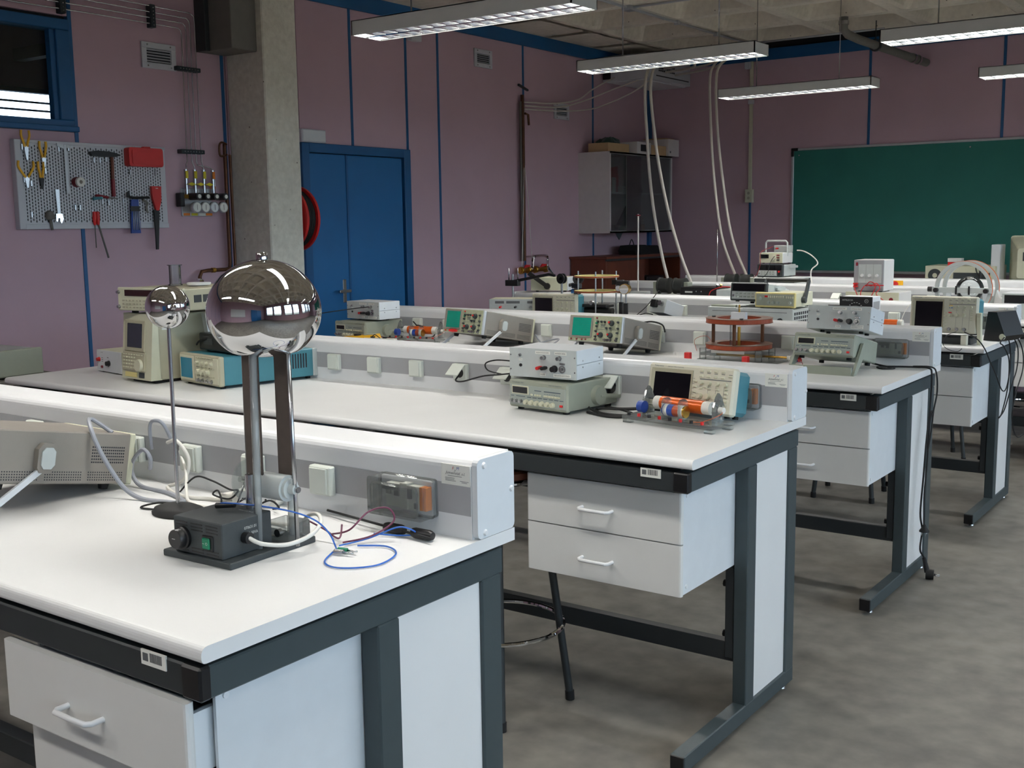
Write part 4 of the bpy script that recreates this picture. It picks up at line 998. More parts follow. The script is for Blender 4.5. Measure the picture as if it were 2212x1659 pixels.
cable('grey_power_cord', [(-2.02, 3.84, .95), (-1.98, 3.82, .92), (-1.93, 3.78, .905), (-1.86, 3.76, .915), (-1.84, 3.79, .94), (-1.92, 3.8, .925), (-1.97, 3.78, .905), (-1.9, 3.74, .905), (-1.85, 3.72, .904)], .0042, CORDG, 'grey cord bundled behind the left green screen oscilloscope', 'power cord')
cable('black_mains_cord', [(-1.34, 3.78, 1.045), (-1.3, 3.8, 1.05), (-1.25, 3.81, 1.035), (-1.235, 3.81, 1.0)], .004, RUBBER, 'black cord curving over the back of the right green screen oscilloscope', 'power cord')
a = thing('helmholtz_coils', 'two flat red brown copper rings on brown pillars over a clear base', 'coil stand', (-.79, 3.68, T), .08)
B('base', ACRYL, a, -.16, .2, -.1, .09, .0, .012, b=.001); B('upper_base', ACRYL, a, -.15, .14, -.09, .08, .028, .04, b=.001)
for X in (-.14, .13):
    for Y in (-.08, .07): CY('foot', ACRYL, a, (X, Y, .01), (X, Y, .06), .016, n=12)
for Z in (.062, .178):
    r_ = MB().ring(.1, .148, Z, Z + .018, 56).build('ring', COPPERR, a)
    MB().ring(.098, .15, Z - .002, Z, 56).ring(.098, .15, Z + .018, Z + .0195, 56).build('flange', COPPERP, r_)
for X, Y in ((-.122, -.01), (.03, -.118), (.07, .1)): CY('pillar', BEIGED if 0 else COPPERP, a, (X, Y, .08), (X, Y, .178), .008, n=12)
for X, Y in ((-.12, -.01), (.06, -.11)): CY('cap_nut', BLACK, a, (X, Y, .196), (X, Y, .203), .009, n=6)
CY('magnet_tube', BRASS, a, (.0, 0, .05), (.0, 0, .155), .007, n=12); CY('suspension', BRASS, a, (.0, 0, .19), (.0, 0, .255), .004, n=10)
B('scale_tube', ACRYL, a, -.04, -.022, -.012, .006, .05, .2)
B('cross_block', ALUW, a, -.035, .035, -.014, .012, .186, .222, b=.001); B('cross_arm', PAPER, a, -.014, .014, -.003, .003, .236, .242)
B('ruler', PAPER, a, -.09, .07, -.1, -.097, .042, .056)
CY('brass_rod', BRASS, a, (-.1, -.02, .03), (.25, -.02, .03), .005, n=10); CY('rod_sleeve', CORDW, a, (.24, -.02, .03), (.256, -.02, .03), .009, n=12)
for X, Y in ((-.19, -.13), (.1, -.15)): B('magnet_foot', RED, a, X - .014, X + .014, Y - .012, Y + .012, .0, .042, b=.002)
a.rotation_euler.z = .0
for i, (x, m) in enumerate(((-.56, BLUEP), (-.545, RED))):
    b_ = thing('banana_plug', ('upright blue banana plug behind the copper rings', 'upright red banana plug behind the copper rings')[i], 'plug', (x, 3.78 + .01*i, T), .1)
    MB().cyl((0, 0, .012), (0.01, 0, .06), .008, .004, n=10).cyl((0, 0, 0), (0, 0, .012), .011, n=10).build('grip', m, b_)
cable('red_wire', [(-.53, 3.66, .93), (-.49, 3.62, .93), (-.45, 3.58, .92), (-.44, 3.53, .906), (-.46, 3.5, .904)], .0018, DRED, 'dark red wires leaving the brass rod of the copper rings', 'wire')
cable('fine_copper_wire', [(-1.02, 3.72, .93), (-1.04, 3.74, .98), (-.98, 3.74, 1.0), (-.93, 3.7, .97)], .0012, COPPERR, 'fine copper wire arched at the left of the copper rings', 'wire')
TL_ = -.2
function_generator((-.315, 3.45, T + .062), -.02, 'olive generator tipped up on its handle at the right end of the third bench', 'stand', TL_, .062)
amp_box((-.27, 3.49, T + .062 + .111), -.02, 'grey labelled box tipped back on the tilted olive generator', TL_, True, D=.17)
cable('black_mains_cord', [(-.22, 3.8, .91), (-.15, 3.76, .905), (-.1, 3.72, .905), (-.14, 3.68, .905), (-.17, 3.72, .906), (-.1, 3.77, .906), (-.03, 3.79, .906), (.02, 3.79, .905), (.035, 3.79, .88), (.036, 3.78, .75), (.034, 3.75, .6), (.033, 3.73, .45), (.034, 3.7, .3), (.036, 3.73, .22), (.036, 3.71, .14), (.04, 3.76, .09), (.045, 3.78, .03)], .004, RUBBER, 'black cord hanging down the end of the third bench to a plug on the floor', 'power cord', 6)
cable('black_mains_cord', [(-.05, 3.81, .906), (.02, 3.83, .905), (.04, 3.84, .88), (.045, 3.845, .8), (.04, 3.82, .72), (.04, 3.8, .65), (.038, 3.76, .56), (.04, 3.77, .68), (.045, 3.79, .72), (.04, 3.77, .7), (.04, 3.75, .5), (.042, 3.72, .38), (.044, 3.72, .28), (.044, 3.725, .24)], .0034, RUBBER, 'second black cord doubled up beside the hanging plug lead', 'power cord', 6)
a = thing('mains_plug', 'black two pin plug hanging in mid air on its lead at the end of the third bench', 'plug', (.046, 3.725, .215), .3)
MB().lathe([(.006, .03), (.01, .02), (.02, .006), (.021, .0), (0, 0)], 14).build('body', RUBBER, a)
for e in (-.009, .009): CY('pin', STEEL, a, (e, 0, 0), (e, 0, -.018), .0024, n=8)
a = thing('mains_plug', 'black right angled plug lying on the floor at the foot of the third bench', 'plug', (.06, 3.76, 0), .2)
MB().cyl((-.01, 0, .022), (.022, 0, .022), .021, n=16).cyl((-.004, 0, .03), (-.02, .01, .09), .012, .008, n=12).build('body', RUBBER, a)
for e in (-.009, .009): CY('pin', STEEL, a, (.022, e, .022), (.045, e, .02), .0024, n=8)

# ---------------------------------------------------------------- fourth bench
a = thing('connection_box', 'cream box with labelled silver panel and plugged red lead, left end of the fourth bench', 'instrument', (-2.93, 4.98, T), -.3)
a.rotation_euler.z = .45
B('case', CREAM, a, -.2, .2, .004, .22, .0, .145, b=.003); B('front_panel', ALU, a, -.2, .2, -.003, .006, .0, .145, b=.002)
for X, w_ in ((-.13, .06), (-.04, .09), (.09, .07)): plate(a, X, .125, w_, .016, None, INKG, y=-.003)
for X in (-.12, -.02, .08, .15): terminal(a, X, .095, (RED, BLACK, STEEL, BLACK)[(-.12, -.02, .08, .15).index(X)], .05, .008, -.003)
digital_scope((-2.665, 4.99, T + .03), 0.0, 'beige oscilloscope with dark screen on the fourth bench, left of the thin rings', 0, W=.34)
a = thing('scope_riser', 'dark flat box under the left beige oscilloscope on the fourth bench', 'box', (-2.665, 4.99, T)); B('body', FRAMED, a, -.17, .17, -.005, .15, 0, .03, b=.003)
def ring_stand(loc, label):
    a = thing('ring_stand', label, 'coil stand', loc)
    for Z in (.195, .29):
        r_ = MB().ring(.115, .142, Z, Z + .012, 48).build('ring', IVORY, a); MB().ring(.13, .145, Z + .002, Z + .01, 48).build('winding', COPPERR, r_)
    for X, Y in ((-.12, -.03), (.06, -.11), (-.03, .12), (.115, .05)): CY('post', STEEL, a, (X, Y, .0), (X, Y, .33), .0055, n=10)
    B('base', BLACK, a, -.17, .17, -.14, .14, 0, .02, b=.003)
    B('stage', BLACK, a, -.08, .1, -.05, .05, .1, .12, b=.003); CY('lens_barrel', MAGNET, a, (-.09, 0, .075), (.12, 0, .075), .022, n=16); CY('lens', STEEL, a, (.0, -.05, .13), (.0, -.07, .13), .014, n=16)
    return a
ring_stand((-2.42, 5.12, T), 'pair of thin ochre rings on steel posts with black optics below, fourth bench')
a = thing('optical_breadboard', 'low black optical table top under the thin rings on the fourth bench', 'optical board', (-1.85, 5.0, T)); B('board', BLACK, a, -.45, .42, -.1, .25, .0, .035, b=.003)
def mirror_mount(loc, rz, label, big=True):
    a = thing('optics_mount', label, 'optics', loc, rz)
    B('foot', BLACK, a, -.03, .03, -.02, .03, 0, .02, b=.002); B('holder', BLACK, a, -.012, .012, -.012, .012, .02, .1, b=.002); CY('post', STEEL, a, (0, 0, .1), (0, 0, .24), .006, n=10)
    B('clamp', BLACK, a, -.06, .02, -.015, .015, .21, .24, b=.002)
    h_ = CY('barrel', BRASS if big else BLACK, a, (0, -.045, .19), (0, .01, .19), .032 if big else .02, n=24); CY('mirror', CHROME, h_, (0, -.048, .19), (0, -.045, .19), .029 if big else .018, n=24)
    return a
mirror_mount((-2.17, 5.06, T + .035), .25, 'round silver mirror in a brass barrel right of the thin rings')
mirror_mount((-2.25, 5.14, T + .035), .1, 'smaller mirror in a black holder beside the brass barrelled one', False)
mirror_mount((-2.62, 5.22, T + .0), -.4, 'black optics holder on a post left of the thin rings', False)
a = thing('detector_box', 'white cased detector box tipped on the black optical board', 'detector', (-1.95, 5.05, T + .086), -.25, -.3)
B('case', ALUW, a, -.06, .06, .0, .17, .0, .085, b=.002); B('front_panel', ALU, a, -.062, .062, -.003, .002, 0, .087, b=.001); B('eyepiece', BLACK, a, -.04, .005, -.03, -.003, .03, .075, b=.003); CY('focus_ring', STEEL, a, (.035, -.03, .055), (.035, -.003, .055), .016, n=16)
cable('black_signal_cable', [(-2.1, 4.98, .95), (-2.03, 4.95, .97), (-1.98, 4.97, .985), (-1.96, 5.02, .975)], .003, RUBBER, 'black cable reaching the tipped white detector box', 'cable')
cable('black_signal_cable', [(-2.2, 5.2, .93), (-2.12, 5.22, 1.0), (-2.08, 5.25, 1.06), (-2.07, 5.3, 1.1), (-2.08, 5.35, 1.085)], .0026, RUBBER, 'black cable rising from the optical board towards the fifth bench', 'cable')
cable('red_wire', [(-2.62, 5.0, 1.0), (-2.57, 5.05, 1.06), (-2.52, 5.08, 1.09)], .0024, DRED, 'dark red wire running up to the lower thin ring', 'wire')
a = thing('lock_in_unit', 'wide grey cabinet with perforated right side under the yellow green generator', 'instrument', (-1.305, 4.96, T), -.02)
B('case', ALU, a, -.255, .26, .01, .33, .0, .135, b=.003); B('front_panel', ALU, a, -.26, .265, -.003, .012, .0, .14, b=.003)
for X in (-.2, -.15, .19): knob(a, X, .07, .016, .02, BLACK, y=-.003)
B('top_strip', GENCASE, a, -.25, -.1, .02, .06, .135, .15, b=.002)
mb = MB()
for i in range(9):
    for j in range(4): mb.box(.2595, .2612, .03 + i*.03, .048 + i*.03, .03 + j*.024, .046 + j*.024)
mb.build('vent_holes', HOLE, a, kind='stuff')
marks(a, [(0, .118, .46, .003), (.06, .09, .1, .002)], INKG, -.003)
def bench_meter(loc, rz, label, tilt=-.12):
    a = thing('bench_multimeter', label, 'multimeter', loc, rz, tilt)
    B('case', ALU, a, -.11, .11, .01, .26, .006, .1, b=.004); B('bumper', DKGREY, a, -.116, .116, 0, .02, .0, .106, b=.006)
    B('display', SCREENK, a, -.1, .1, -.003, .002, .058, .098); B('key_panel', ALU, a, -.104, .06, -.002, .002, .01, .054)
    buttons(a, [(-.07 + i*.025, .024 + j*.018) for i in range(5) for j in range(2)], .016, .009, GENPANEL, -.002); CY('power_key', STEEL, a, (-.093, -.006, .03), (-.093, 0, .03), .006, n=10)
    for Z in (.025, .045): CY('terminal', RED if Z > .03 else BLACK, a, (.08, -.006, Z), (.08, 0, Z), .008, n=12)
    for s in (-1, 1): B('handle_bar', ALU, a, s*.118 - .004, s*.118 + .004, .12, .28, .07, .085, b=.002)
    B('handle_grip', ALU, a, -.12, .12, .265, .285, .068, .088, b=.004)
    mb = MB()
    for i in range(12): mb.box(-.07 + i*.012, -.063 + i*.012, .2, .25, .1, .1012)
    mb.build('top_vents', DKGREY, a, kind='stuff')
    for X in (-.08, .08):
        for Y in (.03, .22): CY('foot', RUBBER, a, (X, Y, -.004 if tilt else 0), (X, Y, .008), .012, n=10)
    return a
bench_meter((-1.34, 5.02, T + .175), -.05, 'grey bench meter with a black display, behind the left of the yellow green generator')
a = thing('sweep_generator', 'yellow green generator with lit number keys and a black carrying handle', 'generator', (-1.155, 4.97, T + .14), -.02)
B('case', CREAM, a, -.115, .115, .008, .27, .008, .085, b=.003); B('fascia_frame', YGREEN if 0 else IVORY, a, -.12, .12, 0, .02, .004, .09, b=.004); B('front_panel', GENCASE, a, -.112, .112, -.003, .002, .016, .08, b=.001)
B('pointer', RED, a, -.06, -.042, -.005, -.002, .062, .072)
buttons(a, [(-.036 + i*.0125, .066) for i in range(8)] + [(.072 + i*.012, .064) for i in range(4)], .007, .012, CREAM, -.003)
for X, Z in ((-.085, .056), (-.035, .034), (-.008, .034), (.02, .034), (.092, .034)): knob(a, X, Z, .009, .012, GENPANEL, y=-.003)
for s in (-1, 1):
    MB().prism([(.1, .035), (.13, .035), (.185, .15), (.165, .155)], 'x', s*.128 - .007, s*.128 + .007).build('handle_arm', DKGREY, a); CY('handle_pivot', DKGREY, a, (s*.114, .115, .045), (s*.137, .115, .045), .018, n=16)
CY('handle_grip', BLACK, a, (-.13, .175, .152), (.13, .175, .152), .011, n=12)
for X in (-.09, .09):
    for Y in (.03, .24): CY('foot', RUBBER, a, (X, Y, 0), (X, Y, .008), .01, n=10)
a = thing('variable_transformer', 'black fronted box with a round dial and cooling slots, lettered in white', 'transformer', (-.72, 5.05, T), -.03)
B('case', ALUW, a, -.09, .09, .004, .13, .0, .212, b=.003); B('front_panel', BLACK, a, -.091, .091, -.004, .006, 0, .213, b=.001)
text('INTELECSA', .013, (-.045, -.0045, .193), a, INKW, width=.06)
MB().ring(.009, .0105, -.0046, -.0035, 24, (.06, 0, .19), 'y').build('emblem_ring', INKW, a); text('IN', .009, (.06, -.0046, .19), a, INKW)
kd = MB().lathe([(.026, 0), (.026, .014), (.02, .022), (0, .022)], 28, (.0, -.004, .14), 'y').build('dial_knob', BLACK, a)
pt = B('pointer', IVORY, kd, -.008, .008, -.03, -.024, -.0035, .0035, b=.002); pt.location = (-.024, 0, .148); pt.rotation_euler = (0, -.45, 0)
mk = []
for i in range(12):
    an_ = math.radians(200 - i*20); mk.append((.041*math.cos(an_), .14 + .041*math.sin(an_), .008, .003))
marks(a, mk, INKW, -.004)
mb = MB()
for g_ in (.03, .14):
    for i in range(9): mb.box(.089, .0912, .02 + i*.011, .026 + i*.011, g_, g_ + .045)
mb.build('cooling_slots', BAND, a, kind='stuff')
MB().tube([(-.16, .02, .12), (-.16, .02, .16), (-.09, .02, .16)], .007, 8).build('side_handle', BLACK, a)
a = thing('copper_coil', 'bright red orange solenoid lying on the fourth bench beside the black dial box', 'coil', (-.6, 5.09, T), 0)
CY('winding', COPPER, a, (-.06, 0, .07), (.1, 0, .07), .022, n=24); CY('end_collar', CORDW, a, (.1, 0, .07), (.125, 0, .07), .0225, n=24)
for X in (-.05, .11): B('stand', ACRYL, a, X - .005, X + .005, -.03, .03, 0, .09)
cable('white_thin_cable', [(-.56, 5.35, .97), (-.53, 5.33, 1.03), (-.5, 5.34, 1.06), (-.48, 5.36, 1.0), (-.5, 5.37, .96)], .0022, CORDW, 'thin white cable looped on the trunk behind the red orange solenoid', 'cable')
digital_scope((-.205, 4.84, T + .05), -.02, 'beige oscilloscope with coloured keys and two probe cables, right end of the fourth bench', -.1, W=.33, H=.185, D=.14, color=True)
a = thing('scope_stand', 'dark wedge stand holding up the right beige oscilloscope', 'stand', (-.205, 4.84, T), -.02)
B('body', FRAMED, a, -.155, .14, .005, .15, 0, .034, b=.003); B('front_leg', BEIGE, a, .1, .13, -.03, .0, 0, .05, b=.003)
MB().prism([(.02, .0), (.05, .0), (.03, .16), (.0, .16), (-.005, .14)], 'x', .167, .185).build('side_lever', CREAM, a)
a = thing('probe_case', 'black probe pouch leaning beside the right beige oscilloscope', 'case', (.02, 5.12, T), -.35)
MB().prism([(-.07, 0), (.02, 0), (.05, .03), (.0, .15), (-.05, .15)], 'y', -.05, .12).build('pouch', BLACK, a); CY('end_cap', CREAM, a, (.035, -.052, .025), (.035, -.046, .025), .016, n=16)
cable('black_probe_cable', [(-.09, 4.82, .965), (-.0, 4.68, .95), (.035, 4.7, .9), (.05, 4.76, .83), (.055, 4.86, .76), (.06, 5.0, .66), (.06, 5.1, .66), (.055, 5.18, .74), (.05, 5.2, .83), (.045, 5.16, .905), (.02, 5.1, .91)], .003, RUBBER, 'black probe cable leaving the scope socket and looping under the table edge', 'cable')
cable('black_probe_cable', [(.06, 5.0, .93), (.05, 4.96, .905), (.055, 5.02, .88), (.062, 5.12, .8), (.062, 5.12, .66), (.06, 5.02, .54), (.055, 4.98, .52), (.06, 5.08, .55), (.064, 5.2, .66), (.066, 5.3, .74), (.06, 5.33, .84), (.045, 5.27, .905), (.02, 5.2, .93)], .0032, RUBBER, 'thick looped black cable hanging lowest over the end of the fourth bench', 'cable')
cable('black_probe_cable', [(.03, 5.18, .93), (.06, 5.3, .9), (.075, 5.38, .82), (.075, 5.4, .72), (.07, 5.3, .62), (.07, 5.22, .52), (.07, 5.26, .42), (.075, 5.36, .36), (.08, 5.48, .36)], .0032, RUBBER, 'black cable falling beside the white side panel of the fourth bench', 'cable')
cable('black_probe_cable', [(.04, 5.2, .935), (.07, 5.36, .92), (.09, 5.5, .86), (.12, 5.62, .76), (.16, 5.75, .62)], .003, RUBBER, 'black cable running off to the right picture edge from the probe pouch', 'cable')
cable('black_probe_cable', [(-.13, 4.82, .965), (-.16, 4.76, .95), (-.17, 4.74, .91), (-.14, 4.7, .89), (-.09, 4.69, .88), (-.07, 4.7, .895)], .0016, RUBBER, 'thin ground lead curling below the right beige oscilloscope', 'cable')

# ---------------------------------------------------------------- fifth bench and things on the fourth trunk
a = thing('microwave_receiver', 'yellow cased meter with a sloping silver panel on the fourth trunk', 'instrument', (-3.02, 5.52, 1.066), .35)
B('case', CREAM, a, -.14, .12, -.08, .12, .008, .1, b=.004); B('side_panel', ALUW, a, .12, .126, -.08, .12, .008, .1, b=.001)
for Y in (-.05, 0, .05): CY('knob', BLACK, a, (.126, Y, .045), (.14, Y, .045), .012, n=14)
CY('handle_hub', BLACK, a, (-.02, -.08, .04), (-.02, -.1, .04), .022, n=18)
MB().prism([(-.03, .03), (-.01, .05), (-.14, .14), (-.16, .12)], 'y', -.098, -.088).build('handle_arm', BLACK, a)
for X in (-.1, .1):
    for Y in (-.05, .09): CY('foot', RUBBER, a, (X, Y, 0), (X, Y, .01), .01, n=10)
for i, x in enumerate((-2.77, -2.64)):
    a = thing('coil_on_post', ('left black ring coil on a post in front of the yellow cased meter', 'right black ring coil on a post in front of the yellow cased meter')[i], 'coil', (x, 5.25, T), (-.2, .25)[i])
    MB().lathe([(.014, -.014), (.034, -.016), (.034, -.008), (.026, -.006), (.026, .006), (.034, .008), (.034, .016), (.014, .014), (.014, -.014)], 28, (0, 0, .27), 'y').build('coil', BLACK, a)
    CY('post', STEEL, a, (0, 0, .02), (0, 0, .238), .007, n=10); B('foot', FRAMED, a, -.04, .04, -.03, .03, 0, .022, b=.003)
a = thing('clamp_stand', 'steel rod stand with black sliding arms left of the yellow cased meter', 'stand', (-3.1, 5.15, T), .1)
B('foot', BLACK, a, -.05, .05, -.04, .04, 0, .02, b=.003); CY('rod', STEEL, a, (0, 0, .02), (0, 0, .3), .007, n=10); B('boss', BLACK, a, -.025, .025, -.02, .02, .06, .1, b=.003)
B('cross_arm', BLACK, a, -.05, .05, -.02, .02, .22, .26, b=.003)
MB().prism([(-.05, .25), (.28, .31), (.32, .3), (.32, .285), (.28, .292), (-.05, .23)], 'y', -.012, .012).build('long_arm', BLACK, a)
for X in (-.03, .04): CY('thin_rod', STEEL, a, (X, 0, .26), (X, 0, .34), .004, n=8)
def white_supply(loc, rz, label):
    a = thing('power_supply', label, 'power supply', loc, rz)
    B('case', CARDW if 0 else WHITE, a, -.105, .1, .004, .2, .006, .215, b=.005); B('front_panel', BAND, a, -.105, .1, -.003, .006, .006, .215, b=.004); B('face_plate', ALU, a, -.072, .085, -.005, 0, .06, .185, b=.001)
    B('rocker', DRED, a, -.09, -.076, -.009, -.003, .175, .198, b=.002)
    for X in (-.045, .005, .055): knob(a, X, .11, .011, .014, WHITE, y=-.005)
    marks(a, [(X, .125, .001, .12) for X in (-.02, .03)], INKG, -.005); feet(a, .2, .2, .006)
    for X in (-.085, -.01, .02, .05): terminal(a, X, .045, RED, .03, .006, -.003)
    for Z in (.055, .038): B('plug_stack', RED, a, -.098, -.07, -.03, -.006, Z - .006, Z + .006, b=.002)
    B('plug_bar', RED, a, 0, .11, -.03, -.02, .043, .05, b=.002)
    return a
white_supply((-1.13, 6.52, T + .148), -.03, 'white power supply with three dials and red leads, standing on white boxes')
for i, (pts, l) in enumerate((([(-1.22, 6.49, 1.09), (-1.2, 6.46, 1.06), (-1.18, 6.44, 1.03)], 'short red lead at the left corner of the white power supply'),
    ([(-1.14, 6.49, 1.09), (-1.1, 6.45, 1.12), (-1.06, 6.44, 1.1), (-1.07, 6.43, 1.05), (-1.09, 6.44, 1.02)], 'red lead looped in front of the white power supply'),
    ([(-1.1, 6.49, 1.09), (-1.06, 6.46, 1.11), (-1.03, 6.44, 1.08), (-1.05, 6.43, 1.04), (-1.0, 6.43, 1.0)], 'red lead hanging at the right of the white power supply'),
    ([(-1.15, 6.49, 1.09), (-1.16, 6.45, 1.05), (-1.15, 6.43, 1.0)], 'red lead hanging straight below the middle of the white power supply'))):
    cable('red_lead', pts, .003, RED, l, 'test lead')
a = thing('supply_box', 'flat white box under the white power supply', 'box', (-1.09, 6.5, T + .07), -.02); B('case', WHITE, a, -.19, .17, 0, .26, 0, .078, b=.004); B('front_panel', CREAM, a, -.19, .17, -.004, .002, 0, .078, b=.001); CY('socket', DRED, a, (.12, -.008, .03), (.12, -.004, .03), .014, n=14)
a = thing('supply_box', 'lowest pale box under the stack with the white power supply', 'box', (-1.11, 6.48, T), 0.0); B('case', ALU, a, -.19, .15, 0, .28, 0, .07, b=.004); MB().tube([(-.1, -.002, .03), (-.1, -.02, .03), (.04, -.02, .03), (.04, -.002, .03)], .005, 8).build('handle', ALU, a)
a = thing('beam_tube_coils', 'glass ball between two big upright rings on a pale frame', 'coil apparatus', (-.52, 6.6, T), -.04)
for Y in (-.07, .09):
    r_ = MB().ring(.156, .178, Y - .012, Y + .012, 64, (0, 0, .18), 'y').build('ring', ALU, a)
    MB().ring(.17, .18, Y - .006, Y + .006, 64, (0, 0, .18), 'y').build('winding', COPPER, r_)
MB().lathe([(.03, -.084)] + [(.086*math.cos(t_), .086*math.sin(t_)) for t_ in [(-1.2 + i*.1) for i in range(28)]] + [(0, .086)], 36, (.02, 0, .175)).build('glass_bulb', BULB, a)
B('cross_bar', ALU, a, -.19, .18, -.1, -.085, .155, .19, b=.002)
for X in (-.16, .15): CY('clamp_knob', BLACK, a, (X, -.1, .172), (X, -.125, .172), .015, n=16)
CY('clamp_knob', BLACK, a, (-.22, -.08, .175), (-.185, -.08, .175), .017, n=16)
for X in (-.035, .045): B('bulb_holder', BLACK, a, X - .005, X + .005, -.108, -.1, .145, .2)
for X in (-.13, .13): MB().prism([(X - .02, 0), (X + .02, 0), (X*.85 + .012, .17), (X*.85 - .012, .17)], 'y', .0, .02).build('strut', ALUW, a)
B('base', ALU, a, -.2, .2, -.12, .14, 0, .02, b=.003); CY('bulb_neck', CORDW, a, (.02, 0, .02), (.02, 0, .1), .02, n=16)
a = thing('white_bracket', 'small white bracket block right of the glass ball rings', 'bracket', (-.32, 6.62, T), 0); MB().prism([(-.04, 0), (.05, 0), (.05, .12), (.0, .12), (-.02, .17), (-.03, .12)], 'y', 0, .05).build('block', WHITE, a)
a = thing('panel_meter_unit', 'white unit with a dark display at the right picture edge on the fifth bench', 'instrument', (-.16, 6.5, T), 0.0); B('case', ALUW, a, -.12, .16, .004, .24, 0, .16, b=.003); B('front_panel', ALU, a, -.12, .16, -.003, .005, 0, .16, b=.002); B('display', SCREENK, a, -.105, .03, -.006, -.002, .1, .15); knob(a, -.08, .04, .012, .014, BLACK, y=-.003)
def coil_pair(loc, rz, label):
    a = thing('magnet_coils', label, 'electromagnet', loc, rz)
    B('yoke', GENCASE, a, -.15, .15, -.05, .05, 0, .035, b=.003)
    for s in (-1, 1):
        B('pole_plate', GENCASE, a, s*.13 - .018, s*.13 + .018, -.04, .04, .035, .15, b=.003)
        MB().lathe([(.05, s*.02), (.062, s*.02), (.062, s*.03), (.056, s*.034), (.056, s*.1), (.062, s*.104), (.062, s*.112), (.03, s*.112)], 24, (0, 0, .12), 'x').build('coil', MAGNET, a)
    return a
coil_pair((-2.7, 6.7, T + .03), 0, 'pair of black drum coils in front of the fifth trunk, near the white rod')
a = thing('coil_platform', 'dark grey plate under the pair of drum coils on the fifth bench', 'plate', (-2.72, 6.68, T)); B('plate', FRAMED, a, -.2, .2, -.1, .12, 0, .03, b=.003)
a = thing('audio_amplifier', 'black flat amplifier with white marks beside the drum coils', 'amplifier', (-2.4, 6.56, T + .07), .05); B('case', BLACK, a, -.16, .15, 0, .22, .005, .08, b=.004); marks(a, [(-.03, .05, .006, .008), (.01, .05, .006, .008), (-.09, .045, .06, .012)], INKW, 0); feet(a, .28, .2, .006)
for X, m in ((.1, STEEL), (.13, BRASS)): CY('top_plug', m, a, (X, .08, .08), (X + .01, .07, .1), .008, n=10)
a = thing('amplifier_riser', 'dark box under the black flat amplifier', 'box', (-2.4, 6.56, T)); B('body', FRAMED, a, -.15, .14, .01, .2, 0, .07, b=.003)
cable('red_wire', [(-2.32, 6.54, .98), (-2.28, 6.5, 1.03), (-2.2, 6.5, 1.06), (-2.14, 6.53, 1.06)], .0035, RED, 'red wire arching over the front of the black flat amplifier', 'wire')
a = thing('handled_case', 'flat grey case with a dark handle right of the black flat amplifier', 'case', (-2.05, 6.5, T), 0); B('body', ALU, a, -.19, .24, 0, .3, 0, .14, b=.004); MB().tube([(-.05, 0, .06), (-.05, -.014, .06), (-.05, -.014, .085), (.06, -.014, .085), (.06, -.014, .06), (.06, 0, .06)], .005, 8).build('handle', BLACK, a)
a = thing('rod_stand', 'thin white vertical rod on a pale foot in front of the white wall cabinet', 'stand', (-3.02, 6.75, T)); B('foot', ALU, a, -.06, .08, -.04, .04, 0, .1, b=.003); CY('rod', CORDW, a, (-.01, 0, .1), (-.01, 0, .7), .006, n=10); B('clamp', DRED, a, -.025, .005, -.01, .01, .685, .695)
# ---------------------------------------------------------------- last bench
a = thing('rod_stand', 'thin steel rod standing against the mauve wall left of the meter stack', 'stand', (-2.84, 7.78, T)); B('foot', ALU, a, -.04, .06, -.03, .03, 0, .11, b=.003); CY('rod', STEEL, a, (0, 0, .11), (0, 0, .57), .005, n=8)
coil_pair((-2.6, 7.7, T + .02), 0, 'pair of black drum coils left of the meter stack on the last bench')
a = thing('flat_case', 'flat black and white case under the meter stack', 'case', (-2.3, 7.66, T), -.06); B('body', WHITE, a, -.19, .2, 0, .3, 0, .14, b=.003); B('dark_side', FRAMED, a, -.192, .203, -.003, .302, .135, .165, b=.003); B('lid', WHITE, a, -.2, .21, -.006, .305, .165, .175, b=.002)
bench_meter((-2.33, 7.7, T + .177), -.04, 'grey bench meter, lower unit of the meter stack under the chalkboard', 0)
a = thing('lab_multimeter', 'white meter with a tall carrying handle on top of the meter stack', 'multimeter', (-2.33, 7.72, T + .285), -.04)
B('case', WHITE, a, -.105, .1, .0, .2, .006, .09, b=.004); B('front_panel', CREAM, a, -.105, .1, -.003, .003, .006, .09, b=.002); B('display', SCREENK, a, -.09, -.02, -.005, -.002, .045, .076); CY('selector', BEIGE, a, (.02, -.003, .052), (.02, -.012, .052), .02, n=20)
for Z in (.03, .05, .07): B('socket_pair', DRED if Z > .04 else BLACK, a, .05, .075, -.007, -.002, Z - .004, Z + .004)
MB().tube([(-.095, .1, .06), (-.095, .1, .17), (-.08, .1, .185), (.08, .1, .185), (.095, .1, .17), (.095, .1, .06)], .008, 8).build('handle', ALU, a)
for X in (-.08, .08):
    for Y in (.03, .17): CY('foot', RUBBER, a, (X, Y, 0), (X, Y, .008), .01, n=8)
a = thing('plug_box', 'small pale box with red plugs inside the tall handle of the white meter', 'box', (-2.29, 7.85, T + .377), 0); B('body', ALU, a, -.07, .07, 0, .06, 0, .055, b=.002); terminal(a, -.035, .03, RED, .04, .007)
cable('white_power_cord', [(-2.18, 7.9, 1.29), (-2.12, 7.88, 1.285), (-2.04, 7.86, 1.25), (-1.98, 7.84, 1.19), (-2.02, 7.82, 1.14), (-2.02, 7.8, 1.09), (-2.0, 7.78, 1.02)], .005, CORDW, 'white cord falling from the meter stack in front of the chalkboard', 'power cord')
cable('red_wire', [(-2.36, 7.82, 1.32), (-2.4, 7.68, 1.28), (-2.39, 7.64, 1.18), (-2.41, 7.62, 1.1), (-2.44, 7.62, 1.075)], .0028, DRED, 'dark red wire hanging down the front of the meter stack', 'wire')
